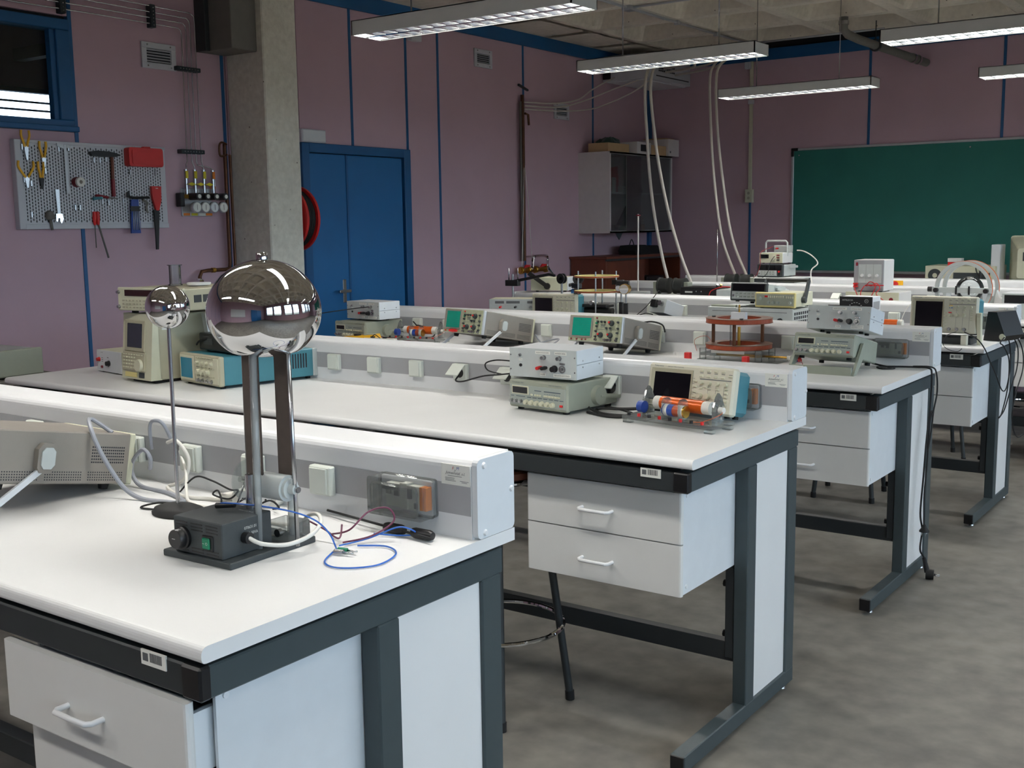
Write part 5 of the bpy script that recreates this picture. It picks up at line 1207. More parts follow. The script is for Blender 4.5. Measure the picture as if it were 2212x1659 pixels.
cable('black_test_lead', [(-2.29, 7.7, 1.25), (-2.31, 7.66, 1.2), (-2.32, 7.63, 1.12), (-2.36, 7.62, 1.075)], .0024, RUBBER, 'black lead hanging down the front of the meter stack', 'test lead')
a = thing('emergency_button', 'red mushroom button on a yellow plate on the last trunk', 'switch', (-1.4, 8.037, 1.018), 0)
B('plate', YELLOW, a, -.05, .05, -.004, 0, -.03, .03); MB().lathe([(.024, .004), (.026, .014), (.02, .024), (0, .026)], 20, (-.01, 0, 0), 'y').build('button', RED, a)
# long wall table behind the last bench with computer gear
a = thing('wall_table', 'white table along the chalkboard wall carrying the computer gear', 'table', (-.2, 8.95, 0))
B('top', WHITE, a, -1.4, 1.4, -.35, .4, .955, .985, b=.003)
for X in (-1.3, 1.3):
    for Y in (-.3, .35): B('leg', FRAME, a, X - .02, X + .02, Y - .02, Y + .02, 0, .955)
a = thing('desktop_computer', 'pale computer case lying flat with a round fan grille, below the chalkboard', 'computer', (-1.1, 8.75, .985), 0)
B('case', CREAM, a, -.28, .28, 0, .4, .005, .155, b=.003); MB().ring(.02, .055, -.003, 0, 28, (-.2, 0, .075), 'y').build('fan_grille', DKGREY, a); B('slot_panel', DKGREY, a, -.05, .24, -.002, .001, .03, .1)
for X in (-.24, .24):
    for Y in (.04, .36): CY('foot', RUBBER, a, (X, Y, 0), (X, Y, .006), .012, n=8)
a = thing('small_carton', 'small white and red carton on the flat computer case', 'box', (-1.17, 8.85, 1.141)); B('body', RED, a, -.055, .055, 0, .08, 0, .028, b=.002); B('lid', WHITE, a, -.056, .056, -.001, .081, .028, .06, b=.002)
cable('black_signal_cable', [(-1.0, 8.8, 1.148), (-.98, 8.76, 1.15), (-.96, 8.73, 1.09), (-.92, 8.72, 1.03)], .004, RUBBER, 'black cable hanging over the front of the flat computer case', 'cable')
a = thing('pointer_stand', 'dark upright stand between the computer case and the white panel', 'stand', (-.93, 8.72, .985)); B('foot', BLACK, a, -.03, .03, -.02, .03, 0, .02); CY('column', BLACK, a, (0, 0, .02), (0, 0, .2), .012, .006, n=10)
a = thing('upright_board', 'upright white panel standing before the cream monitor', 'panel', (-.835, 8.8, .985), 0); B('board', ALUW, a, -.035, .035, 0, .18, 0, .33, b=.003)
a = thing('crt_monitor', 'cream monitor seen from behind at the right picture edge, below the chalkboard', 'monitor', (-.56, 8.95, .985), .12)
MB().prism(rrect(-.2, .2, .02, .4, .02, 3), 'y', .1, .2).build('bezel', CREAM, a)
rr = rrect(-.2, .2, .03, .39, .02, 3); r2 = rrect(-.12, .12, .06, .3, .02, 3); n = len(rr)
MB().add([(p[0], .1, p[1]) for p in rr] + [(p[0], -.2, p[1]) for p in r2], [(i, (i+1) % n, n + (i+1) % n, n + i) for i in range(n)] + [tuple(range(n, 2*n)), tuple(range(n))]).build('rear_shell', CREAM, a)
mb = MB()
for i in range(8): mb.box(-.08 + i*.02, -.068 + i*.02, -.203, -.199, .2, .27)
mb.build('rear_vents', FRAMED, a, kind='stuff')
CY('base', CREAM, a, (0, .06, 0), (0, .06, .03), .11, .08, n=24)
# ---------------------------------------------------------------- things on the left wall
XP = -4.46   # front of the perforated board
def W(y, z, x=XP + .012): return (x, y, z)
a = thing('pegboard', 'pale grey perforated tool board on the mauve wall left of the column', 'tool board', (-4.5, 2.92, 1.783))
B('board', PEG, a, .02, .04, -.49, .49, -.24, .24, b=.003); B('left_rim', PEG, a, .0, .046, -.492, -.455, -.243, .243, b=.003); B('standoff', PEG, a, 0, .02, -.4, .4, -.15, .15)
for z0, z1 in ((.225, .243), (-.243, -.215)): B('rim', PEG, a, .0, .044, -.455, .492, z0, z1, b=.002)
mb = MB()
for i in range(52):
    for j in range(23):
        y = -.44 + i*.0174; z = .21 - j*.0182 - (.0091 if i % 2 else 0)
        if z > -.205: mb.box(.0398, .0406, y - .0028, y + .0028, z - .0062, z + .0062)
mb.build('slot_grid', HOLE, a, kind='stuff')
mb = MB()
for y, z in ((2.47, 1.985), (2.60, 1.86), (2.69, 1.985), (2.75, 1.99), (2.91, 1.93), (2.95, 1.93), (2.99, 1.94), (3.15, 1.87), (3.33, 1.87), (2.47, 1.81), (2.51, 1.79), (2.5, 1.62), (2.77, 1.66), (2.80, 1.66), (2.95, 1.695), (2.99, 1.69), (3.09, 1.7), (2.88, 1.63), (3.14, 1.73)):
    mb.box(.04, .052, y - 2.92 - .005, y - 2.92 + .005, z - 1.783 - .016, z - 1.783 + .016, b=.001)
mb.build('tool_clip', STEEL, a)
def plier(y, z, spread, label, jaw=.07, m=YELLOW, jm=STEEL):
    a = thing('pliers', label, 'pliers', W(y, z), group='tools hanging on the perforated board')
    for s in (-1, 1): TU('grip', m, a, [(0, s*.006, .0), (0, s*spread*.6, .03), (0, s*spread, .06), (0, s*spread*.95, .09)], .0065, 8, 4)
    MB().prism([(-.012, .005), (.012, .005), (.012, -.012), (.004, -jaw), (-.004, -jaw), (-.012, -.012)], 'x', -.005, .005).build('jaws', jm, a)
plier(2.492, 1.985, .024, 'yellow handled long nose pliers at the top left of the tool board, handles above its edge')
plier(2.592, 1.93, .02, 'yellow handled pliers hanging second from the left in the top row of the tool board', .05)
plier(2.484, 1.82, .045, 'yellow handled pliers spread wide open on the tool board', .055)
plier(2.572, 1.82, .016, 'yellow handled cutters with black jaws in the second row of the tool board', .06, YELLOW, BLACK)
a = thing('vernier_calliper', 'long steel calliper hanging on the tool board beside the pliers', 'calliper', W(2.728, 1.88), group='tools hanging on the perforated board')
B('beam', SATIN, a, -.003, .003, -.009, .009, -.14, .13, b=.001)
MB().prism([(-.009, .13), (-.05, .135), (-.05, .12), (-.009, .105)], 'x', -.003, .003).prism([(.009, .13), (.04, .125), (.03, .112), (.009, .112)], 'x', -.003, .003).build('jaw', SATIN, a)
a = thing('tape_roll', 'roll of white tape with a dark red edge hung on the tool board', 'tape', W(2.79, 1.803, XP), group='tools hanging on the perforated board')
MB().ring(.011, .027, 0, .05, 28, (0, 0, 0), 'x').build('roll', CORDW, a); MB().ring(.0272, .0285, 0, .034, 28, (0, 0, 0), 'x').build('edge', DRED, a)
a = thing('hammer', 'hammer with a black head and a brown handle on the tool board', 'hammer', W(3.025, 1.965), group='tools hanging on the perforated board')
MB().prism([(-.145, .012), (-.1, .02), (-.02, .018), (.02, .012), (.06, .0), (.02, -.012), (-.06, -.014), (-.135, -.01)], 'x', -.012, .012).build('head', BLACK, a)
MB().cyl((0, .004, .0), (0, 0, -.14), .0095, .011, n=10).build('handle', WOOD, a); CY('grip', DRED, a, (0, 0, -.14), (0, 0, -.24), .012, .012, n=10)
a = thing('red_case', 'red plastic case on the top right of the tool board', 'case', W(3.24, 1.958, XP), group='tools hanging on the perforated board')
MB().prism(rrect(-.12, .12, -.055, .055, .016, 3), 'x', 0, .05).build('shell', RED, a); MB().prism(rrect(-.1, .1, -.042, .042, .012, 3), 'x', .05, .054).build('lid', RED, a); B('clasp', RED, a, .03, .054, -.02, .03, .053, .062, b=.002)
a = thing('adjustable_wrench', 'steel adjustable wrench hanging jaw down on the tool board', 'wrench', W(2.66, 1.67), group='tools hanging on the perforated board')
MB().prism([(-.012, .09), (.012, .09), (.01, -.05), (-.006, -.05)], 'x', -.004, .004).build('handle', STEEL, a)
MB().prism([(-.018, -.045), (.02, -.045), (.026, -.075), (.012, -.1), (.004, -.085), (.006, -.07), (-.006, -.068), (-.012, -.09), (-.02, -.085)], 'x', -.006, .006).build('jaw', CHROME, a)
a = thing('putty_tool', 'grey rounded tool left of the steel wrench on the tool board', 'tool', W(2.605, 1.615), group='tools hanging on the perforated board')
MB().lathe([(0, -.03), (.02, -.02), (.026, .0), (.018, .022), (0, .03)], 16).build('pad', DUCT, a); CY('shank', DUCT, a, (0, .004, -.02), (0, .01, -.08), .008, n=8)
a = thing('long_nose_tool', 'dark red and teal handled tool lying level across two clips of the tool board', 'tool', W(2.95, 1.715, XP + .02), group='tools hanging on the perforated board')
TU('grip', TEAL, a, [(0, -.07, -.006), (0, -.04, 0), (0, -.01, .002)], .009, 8, 3); TU('grip', DRED, a, [(0, -.05, .014), (0, -.02, .012), (0, .03, .004)], .008, 8, 3); CY('nose', DUCT, a, (0, .02, .003), (0, .1, 0), .005, .002, n=8)
for i, (dy, L_, sl, l) in enumerate(((-.008, .14, 0, 'thin screwdriver with a red grip, left of the two below the tool board'), (.014, .2, .055, 'longer screwdriver with a red grip, slanting right below the tool board'))):
    a = thing('screwdriver', l, 'screwdriver', W(2.895 + dy, 1.6), group='tools hanging on the perforated board')
    MB().lathe([(0, .04), (.011, .036), (.012, .0), (.009, -.03), (.006, -.04), (0, -.04)], 12).build('grip', RED, a); MB().cyl((0, 0, -.03), (0, sl, -L_ - .03), (.003, .0055)[i], n=8).build('shank', DUCT, a)
a = thing('drill_set', 'blue plastic holder of drill bits hanging below the right of the tool board', 'drill set', W(3.155, 1.61, XP + .02), group='tools hanging on the perforated board')
MB().prism([(-.03, -.1), (.035, -.1), (.03, .1), (-.02, .1)], 'x', -.008, .004).build('tray', BLUEP, a)
for i in range(4): CY('drill_bit', SATIN, a, (.006, -.016 + i*.014, -.08), (.006, -.01 + i*.011, .03), .003, n=8)
B('band', BLACK, a, .004, .008, -.03, .032, .03, .06)
a = thing('gripping_clamp', 'black handled clamp lying level near the red handled saw', 'clamp', W(3.2, 1.72, XP + .02), group='tools hanging on the perforated board')
TU('handle', BLACK, a, [(0, -.08, .01), (0, -.05, 0), (0, .06, .002)], .008, 8, 4); TU('spring', DUCT, a, [(0, .02, -.01), (0, .05, -.03), (0, .04, -.06), (0, .05, -.09)], .007, 8, 4); MB().prism([(-.09, 0), (-.07, 0), (-.075, .04), (-.09, .03)], 'x', -.004, .004).build('hook', BLACK, a)
a = thing('pruning_saw', 'saw with a red handle card and black blade on the right edge of the tool board', 'saw', W(3.315, 1.7, XP + .02), group='tools hanging on the perforated board')
MB().prism([(-.035, .09), (.036, .09), (.03, .0), (.012, -.055), (-.008, -.055), (-.03, .02)], 'x', -.008, .008).build('handle', RED, a)
MB().prism([(-.024, -.05), (.014, -.05), (.012, -.1), (-.004, -.29), (-.02, -.29), (-.02, -.1)], 'x', -.005, .005).build('blade', BLACK, a)
B('hang_slot', PAPER, a, .008, .009, -.006, .01, .076, .08)
# gas tubes and regulator panel
a = thing('gas_pipework', 'four thin steel gas tubes bending down the wall to the yellow valves', 'pipework', (-4.465, 0, 0))
T4 = (([(2.0, 2.855), (2.96, 2.86), (3.66, 2.853), (3.69, 2.835), (3.692, 2.79), (3.692, 1.95), (3.7, 1.925), (3.76, 1.915), (3.785, 1.9), (3.789, 1.8)]),
      ([(2.0, 2.822), (2.96, 2.825), (3.63, 2.818), (3.65, 2.803), (3.655, 2.77), (3.652, 1.95), (3.66, 1.93), (3.69, 1.925), (3.705, 1.91), (3.708, 1.8)]),
      ([(2.0, 2.786), (2.96, 2.79), (3.6, 2.785), (3.618, 2.772), (3.622, 2.74), (3.618, 1.95), (3.625, 1.935), (3.634, 1.915), (3.636, 1.8)]),
      ([(2.0, 2.75), (2.96, 2.755), (3.565, 2.752), (3.583, 2.74), (3.588, 2.71), (3.582, 1.95), (3.572, 1.93), (3.568, 1.8)]))
for k_, pts in enumerate(T4): TU('tube', STEEL, a, [(0, y, z) for y, z in pts], .0042, 8)
for y in (2.78, 3.38): B('clip_rail', CLAMP, a, -.035, .012, y - .018, y + .018, 2.73, 2.865, b=.003)
for z in (2.512, 2.01): B('clip_rail', CLAMP, a, -.035, .012, 3.535, 3.715, z - .013, z + .013, b=.003)
mb = MB()
for z in (2.512, 2.01):
    for i in range(7): mb.cyl((.011, 3.56 + i*.022, z), (.0135, 3.56 + i*.022, z), .0035, n=8)
for y in (2.78, 3.38):
    for i in range(6): mb.cyl((.011, y, 2.745 + i*.02), (.0135, y, 2.745 + i*.02), .003, n=8)
mb.build('rail_bolts', STEEL, a, kind='stuff')
a = thing('gas_regulator_panel', 'steel panel of four black knobs and four round gauges below the yellow tagged tubes', 'regulator', (-4.5, 3.66, 1.7))
B('back_plate', SATIN, a, .0, .012, -.12, .12, -.09, .085, b=.004); B('side_block', BLACK, a, .012, .06, -.165, -.13, -.03, .055, b=.004); B('manifold', BRASS, a, .012, .06, -.14, .13, .02, .045, b=.004)
for i, dy in enumerate((-.095, -.027, .043, .115)):
    CY('valve_body', STEEL, a, (.035, dy, .045), (.035, dy, .2), .012, n=12)
    B('tag', (YGREEN, YGREEN, YGREEN, ORANGE)[i], a, .036, .05, dy - .009, dy + .009, .145, .19, b=.001)
    CY('regulator_knob', BLACK, a, (.05, dy + .015, .032), (.135, dy + .015, .032), .022, n=18)
    CY('knob_cap', PAPER, a, (.135, dy + .015, .032), (.139, dy + .015, .032), .0125, n=18)
    gg = MB().lathe([(.0, 0), (.033, 0), (.035, .004), (.035, .022), (.031, .026), (.03, .022), (0, .022)], 28, (.1, dy + .005, -.035), 'x').build('gauge', SATIN, a)
    CY('dial_face', (PAPER, PAPER, ALUW, PAPER)[i], gg, (.1225, dy + .005, -.035), (.1235, dy + .005, -.035), .029, n=24)
    nd = B('needle', INK, gg, .1235, .1245, dy + .004, dy + .0065, -.052, -.018)
    if i < 3: MB().prism([(-.03, .0), (-.012, .008), (0, .012), (.012, .008), (.03, .0), (.012, -.006), (0, -.01), (-.012, -.006)], 'x', .06, .066).build('lever', YGREEN, a).location = (0, dy + .02, .108)
for dy, m in ((-.085, ORANGE), (-.025, YGREEN), (.035, PAPER), (.09, ORANGE)): B('label_plate', m, a, .012, .0135, dy - .025, dy + .025, -.085, -.07)
a = thing('gas_sign', 'small orange label stuck on the wall above the right gauge', 'label', (-4.5, 3.80, 1.795)); B('sign', ORANGE, a, 0, .002, -.022, .022, -.01, .01)
# air grilles
def grille(y0, y1, z0, z1, label):
    a = thing('air_grille', label, 'air grille', (-4.5, (y0 + y1)/2, (z0 + z1)/2), group='white air grilles high on the left wall')
    w_, h_ = (y1 - y0)/2, (z1 - z0)/2; e = .035
    MB().box(0, .014, -w_, w_, h_ - e, h_, b=.002).box(0, .014, -w_, w_, -h_, -h_ + e, b=.002).box(0, .014, -w_, -w_ + e, -h_ + e, h_ - e, b=.002).box(0, .014, w_ - e, w_, -h_ + e, h_ - e, b=.002).build('frame', PEG, a)
    B('dark_back', HOLE, a, .0, .0015, -w_ + e, w_ - e, -h_ + e, h_ - e)
    n_ = 5
    for i in range(n_):
        z = -h_ + e + (i + .5)*(2*h_ - 2*e)/n_
        MB().prism([(.001, z + .006), (.003, z + .006), (.012, z - .004), (.01, z - .004)], 'y', -w_ + e, w_ - e).build('slat', PEG, a)
    for s in (-1, 1):
        for q in (-1, 1): CY('screw', STEEL, a, (.014, s*(w_ - .04), q*(h_ - .015)), (.0155, s*(w_ - .04), q*(h_ - .015)), .005, n=8)
grille(3.308, 3.556, 2.495, 2.648, 'white air grille beside the four gas tubes, left of the column')
grille(6.589, 6.835, 2.84, 2.988, 'white air grille high on the wall above the blue door side, under the blue trim')
grille(7.785, 8.035, 2.495, 2.64, 'white air grille crossed by thin hoses, left of the air conditioner')
# pipes by the column
a = thing('copper_pipe', 'dark copper pipe running down the left edge of the concrete column to a chrome tap', 'pipe', (-4.44, 0, 0))
TU('pipe', COPPERP, a, [(0, 3.862, 2.07), (0, 3.862, 1.31), (0, 3.855, 1.275), (0, 3.82, 1.268), (0, 3.68, 1.268), (0, 3.63, 1.262), (0, 3.612, 1.23), (0, 3.612, .95)], .012, 10)
TU('pipe', COPPERP, a, [(.02, 3.885, 2.0), (.02, 3.888, 1.3), (.02, 3.875, 1.262)], .009, 8)
TU('handle_loop', COPPERP, a, [(.02, 3.86, 2.0), (.03, 3.8, 1.99), (.03, 3.795, 2.05), (.03, 3.815, 2.075), (.02, 3.862, 2.065)], .007, 8, 4)
CY('joint', BRASS, a, (0, 3.71, 1.268), (0, 3.735, 1.268), .016, n=12); MB().cyl((.02, 3.585, 1.2), (.05, 3.585, 1.2), .018, n=12).cyl((.02, 3.585, 1.17), (.02, 3.585, 1.22), .014, n=12).build('tap', CHROME, a)
a = thing('duct_box', 'dark grey boxed duct against the ceiling left of the column', 'duct', (-4.5, 3.87, 2.91)); B('box', DUCT, a, 0, .3, -.115, .088, -.28, .29, b=.004); B('side_channel', FRAMED, a, 0, .1, -.15, -.115, -.28, .29, b=.003)
a = thing('hose_reel', 'red hose reel with black hose on the far side of the concrete column', 'hose reel', (-4.3, 4.262, 1.59))
MB().ring(.04, .22, 0, .02, 36, (0, 0, 0), 'y').ring(.04, .22, .1, .12, 36, (0, 0, 0), 'y').build('reel', RED, a)
for i in range(4): TU('hose', RUBBER, a, [(.19*math.cos(2*PI*j/36), .03 + i*.02, .19*math.sin(2*PI*j/36)) for j in range(36)], .012, 8, closed=True)
a.location = (-4.345, 4.262, 1.59)
a = thing('exit_lamp', 'white exit light box above the blue door', 'sign', (-4.5, 4.68, 2.165)); B('body', PEG, a, 0, .045, -.12, .115, -.045, .045, b=.004); B('cover', ALUW, a, .045, .05, -.11, .105, -.038, .038, b=.002)
a = thing('smoke_sensor', 'small white sensor box near the trim above the blue door', 'sensor', (-4.5, 5.81, 2.975)); B('body', PEG, a, 0, .05, -.06, .06, -.03, .03, b=.004)
# pipe column right of the door with the valve manifold
a = thing('water_pipe', 'dark pipe on the wall right of the door with an old lever tap', 'pipe', (-4.46, 0, 0))
TU('pipe', COPPERP, a, [(0, 7.23, 2.66), (0, 7.235, 2.4), (0, 7.235, 1.21)], .016, 10); TU('pipe', DUCT, a, [(0, 7.2, 2.6), (0, 7.205, 1.21)], .011, 8)
MB().prism([(7.19, 2.735), (7.33, 2.7), (7.33, 2.715), (7.19, 2.752)], 'x', -.02, .0).build('bracket', FRAMED, a); TU('lever', COPPERP, a, [(.02, 7.24, 2.5), (.03, 7.275, 2.49), (.03, 7.285, 2.4)], .011, 8)
for y in (7.15, 7.32): TU('cord', CORDW, a, [(.01, 7.235, 2.1), (.02, 7.2 if y < 7.2 else 7.28, 1.7), (.03, y, 1.1)], .0028, 6, 4)
a = thing('valve_manifold', 'brass valves with red levers and a chrome loop pipe on the wall behind the fourth bench', 'valves', (-4.42, 7.3, 1.13))
CY('manifold', BRASS, a, (0, -.2, 0), (0, .25, 0), .022, n=12); TU('chrome_loop', CHROME, a, [(.02, -.03, 0), (.03, -.03, .09), (.035, -.01, .12), (.035, .16, .12), (.03, .2, .1), (.03, .2, .02), (.05, .26, -.06)], .013, 8, 4)
for y in (-.12, .14): MB().prism([(-.05, .02), (.04, .03), (.05, .045), (-.02, .05)], 'x', .02, .03).build('lever', RED, a).location = (0, y, 0)
for y in (-.17, -.06, .05, .22): CY('valve_body', BRASS, a, (0, y - .02, 0), (0, y + .02, 0), .032, n=8)
# wall cabinet with sliding glass
a = thing('wall_cabinet', 'white wall cabinet with sliding glass doors in the corner', 'cabinet', (-4.5, 8.835, 1.44))
D_, W_, H_ = .35, .625, .765
MB().box(0, D_, -W_, -W_ + .018, 0, H_).box(0, D_, W_ - .018, W_, 0, H_).box(0, D_, -W_ + .018, W_ - .018, 0, .018).box(0, D_, -W_ + .018, W_ - .018, H_ - .018, H_).box(0, .01, -W_ + .018, W_ - .018, .018, H_ - .018).build('carcass', CARDW, a)
B('shelf', WHITE, a, .01, D_ - .06, -W_ + .02, W_ - .08, .375, .391); B('divider', WHITE, a, .01, D_ - .04, -.035, -.02, .018, H_ - .018)
MB().box(D_ - .005, D_, -W_, W_, 0, .02).box(D_ - .005, D_, -W_, W_, H_ - .02, H_).build('front_edge', PAPER, a)
B('track', FRAMED, a, D_ - .03, D_ - .006, -W_ + .02, W_ - .02, H_ - .028, H_ - .018)
B('glass_door', GLASS, a, D_ - .024, D_ - .019, -W_ + .02, .02, .02, H_ - .03); B('glass_door', GLASS, a, D_ - .013, D_ - .008, -.3, W_ - .02, .02, H_ - .03)
B('door_edge', DUCT, a, D_ - .013, D_ - .007, -.302, -.297, .02, H_ - .03)
def shelfthing(n_, l, c_, y, z, x=-4.35, rz=0): return thing(n_, l, c_, (x, y, z), rz)
a = shelfthing('orange_binder', 'orange spiral folder leaning at the back of the cabinet upper shelf', 'folder', 8.72, 1.832, -4.4)
mb = MB(); mb.M = Matrix.Rotation(.14, 4, 'X'); mb.box(-.015, .0, -.16, .1, .0, .25, b=.002).build('cover', ORANGE if 0 else mat('orange red card', (214, 76, 36), .5), a)
mb = MB(); mb.M = Matrix.Rotation(.14, 4, 'X')
for i in range(16): mb.ring(.004, .006, -.001, .001, 10, (.0, -.16, .012 + i*.015), 'z')
mb.build('spiral', RUBBER, a, kind='stuff')
a = shelfthing('white_packet', 'white hang card standing on the cabinet upper shelf', 'packet', 8.47, 1.832, -4.26); B('card', PAPER, a, 0, .006, -.035, .035, 0, .14, b=.001); B('slot', FRAMED, a, .006, .0065, -.012, .012, .12, .127)
a = shelfthing('white_box', 'small white box with print on the cabinet upper shelf', 'box', 8.53, 1.832, -4.2); B('body', PAPER, a, -.03, .02, -.035, .04, 0, .055, b=.001); marks(a, [], INK); B('print_line', INK, a, .02, .0205, -.02, .02, .03, .034)
a = shelfthing('yellow_bottle', 'little jar with a yellow cap at the left end of the cabinet upper shelf', 'jar', 8.34, 1.832, -4.24); CY('jar', GLASS, a, (0, 0, 0), (0, 0, .05), .025, n=16); CY('cap', YELLOW, a, (0, 0, .05), (0, 0, .07), .026, n=16)
a = shelfthing('dark_device', 'round dark device on the right half of the cabinet upper shelf', 'device', 9.1, 1.832, -4.36); MB().lathe([(.05, 0), (.06, .02), (.045, .06), (.0, .075)], 20).build('body', FRAMED, a)
a = shelfthing('small_tin', 'small grey tin beside the round dark device in the cabinet', 'tin', 8.88, 1.832, -4.3); CY('body', DUCT, a, (0, 0, 0), (0, 0, .045), .02, n=16)
a = shelfthing('red_brown_binder', 'red brown folder leaning at the left of the cabinet bottom', 'folder', 8.42, 1.46, -4.36)
mb = MB(); mb.M = Matrix.Rotation(-.12, 4, 'X'); mb.box(-.012, 0, -.12, .07, .0, .29, b=.002).build('cover', mat('brick red card', (166, 82, 62), .6), a)
mb = MB(); mb.M = Matrix.Rotation(-.12, 4, 'X'); mb.box(-.0, .004, -.12, .07, .25, .29).build('spine', FRAMED, a)
a = shelfthing('grey_folder', 'slate grey folder leaning to the right in the cabinet bottom', 'folder', 8.55, 1.46, -4.3)
mb = MB(); mb.M = Matrix.Rotation(-.75, 4, 'X'); mb.box(-.01, .002, 0, .13, .0, .34, b=.002).build('cover', FRAME, a)
a = shelfthing('plastic_bag', 'crumpled clear plastic bag at the bottom left of the cabinet', 'bag', 8.5, 1.46, -4.23)
mb = MB(); pr = [(0, .0), (.09, .0), (.1, .02), (.06, .045), (.0, .055)]; mb.lathe(pr, 14)
o = mb.build('bag', ACRYL, a)
for v in o.data.vertices: v.co += Vector((random.uniform(-.012, .012), random.uniform(-.03, .03), random.uniform(0, .014)))
a = shelfthing('labelled_carton', 'pale carton with printed labels at the cabinet bottom right of the divider', 'box', 8.98, 1.46, -4.32); B('body', CARD, a, -.04, .06, -.09, .11, 0, .06, b=.001); B('upper_box', CREAM, a, -.02, .05, -.1, .0, .06, .2, b=.001)
for Y, Z in ((.02, .1), (.07, .1), (.02, .075), (.07, .075), (.04, .15)): B('printed_label', PAPER, a, .04, .062, Y - .018, Y + .018, Z - .01, Z + .01)
# things on top of the cabinet
def carton(y0, y1, z, h, x0, x1, label, m=CARD):
    a = thing('carton', label, 'box', ((x0 + x1)/2, (y0 + y1)/2, z)); w_, d_ = (y1 - y0)/2, (x1 - x0)/2
    MB().box(-d_, d_, -w_, w_, 0, .004).box(-d_, -d_ + .004, -w_, w_, .004, h).box(d_ - .004, d_, -w_, w_, .004, h).box(-d_ + .004, d_ - .004, -w_, -w_ + .004, .004, h).box(-d_ + .004, d_ - .004, w_ - .004, w_, .004, h).build('sides', m, a)
    return a
carton(8.26, 8.66, 2.205, .085, -4.42, -4.2, 'open tan carton on the left of the cabinet top, filled with green plastic')
a = thing('plastic_bundle', 'crumpled dark green plastic heaped in the open tan carton', 'plastic', (-4.31, 8.46, 2.23))
mb = MB(); mb.lathe([(0, 0), (.09, .0), (.1, .05), (.07, .09), (.03, .1), (0, .085)], 18); o = mb.build('bundle', FOIL, a); o.scale = (.95, 1.75, 1)
for v in o.data.vertices: v.co += Vector((random.uniform(-.008, .008), random.uniform(-.015, .015), random.uniform(-.015, .03)))
a = thing('carton', 'white carton with a dark printed picture on the middle of the cabinet top', 'box', (-4.28, 8.9, 2.205)); B('body', CARDW, a, -.15, .13, -.17, .11, 0, .115, b=.002); B('picture_print', INK, a, .13, .1312, -.1, .07, .025, .09); MB().ring(.012, .02, .1312, .132, 20, (0, .04, .06), 'x').build('print_ring', PAPER, a)
a = thing('carton', 'flat tan carton right of the white printed carton on the cabinet top', 'box', (-4.26, 9.16, 2.205)); B('body', CARD, a, -.1, .11, -.14, .17, 0, .095, b=.002)
a = thing('carton', 'tall white carton overhanging the right end of the cabinet top', 'box', (-4.33, 9.4, 2.205)); B('body', CARDW, a, -.14, .2, -.06, .17, 0, .17, b=.002); B('flap', CARD, a, -.1, .16, -.05, .14, .17, .182, b=.002); B('print_line', INKG, a, .2, .2008, -.03, -.005, .03, .05)
# brown sideboard
a = thing('sideboard', 'red brown wooden sideboard in the corner under the white wall cabinet', 'sideboard', (-4.5, 8.8, 0))
MB().box(.02, .4, -.76, -.735, .03, 1.2).box(.02, .4, .735, .76, .03, 1.2).box(.02, .4, -.735, .735, .03, .06).box(.02, .04, -.735, .735, .06, 1.2).box(.02, .38, -.02, .0, .06, 1.2).build('carcass', WOOD, a); B('top', WOOD, a, .0, .42, -.77, .77, 1.2, 1.222, b=.003); B('top_edge', FRAMED, a, .405, .421, -.77, .77, 1.182, 1.2)
B('door', WOOD, a, .385, .402, -.73, -.01, .07, 1.18, b=.002); B('shelf', WOOD, a, .04, .38, 0, .735, .86, .88)
a = thing('black_bag', 'black bag with a thin strap on top of the wooden sideboard', 'bag', (-4.28, 9.0, 1.222)); MB().prism([(-.24, 0), (.3, .0), (.31, .05), (.2, .085), (.05, .075), (-.05, .095), (-.22, .09), (-.26, .04)], 'x', -.09, .1).build('body', RUBBER, a); TU('strap', RUBBER, a, [(0, -.2, .08), (0, -.15, .15), (0, -.1, .09)], .005, 6, 4)
a = thing('black_cassette', 'black device inside the open half of the wooden sideboard', 'device', (-4.25, 9.1, .881)); B('body', BLACK, a, -.1, .12, -.2, .16, 0, .12, b=.004); B('front_plate', DUCT, a, .12, .122, .05, .14, .02, .1)
# air conditioner and hoses
a = thing('air_conditioner', 'white air conditioner cassette fixed under the ceiling in the corner', 'air conditioner', (-4.25, 9.1, 2.9))
B('case', PEG, a, -.24, .24, -.45, .48, .0, .24, b=.006); B('bottom_pan', ALUW, a, -.2, .2, -.42, .45, -.008, .002, b=.003); B('outlet_slot', HOLE, a, .238, .2415, -.25, .44, .04, .05)
gm = MB()
for i in range(10):
    for j in range(6): gm.box(.239, .2412, -.2 + i*.034, -.176 + i*.034, .09 + j*.022, .106 + j*.022)
gm.build('intake_grid', HOLE, a, kind='stuff')
B('bracket', BLACK, a, -.22, -.15, -.48, -.45, .02, .12)
cable('white_conduit', [(-4.0, 9.0, 3.02), (-3.5, 8.5, 2.98), (-3.2, 7.6, 2.95), (-3.105, 7.02, 2.7), (-3.09, 7.0, 2.2), (-3.04, 7.0, 1.7), (-2.97, 7.02, 1.3), (-2.91, 7.03, 1.064)], .012, HOSEW, 'left of two white hoses falling from the lamp to the fifth trunk', 'hose')
cable('white_conduit', [(-4.0, 9.03, 2.99), (-3.45, 8.55, 2.95), (-3.15, 7.6, 2.93), (-3.07, 7.04, 2.7), (-3.03, 7.02, 2.2), (-2.93, 7.02, 1.7), (-2.81, 7.03, 1.3), (-2.72, 7.05, 1.064)], .012, HOSEW, 'right of two white hoses falling from the lamp to the fifth trunk', 'hose')
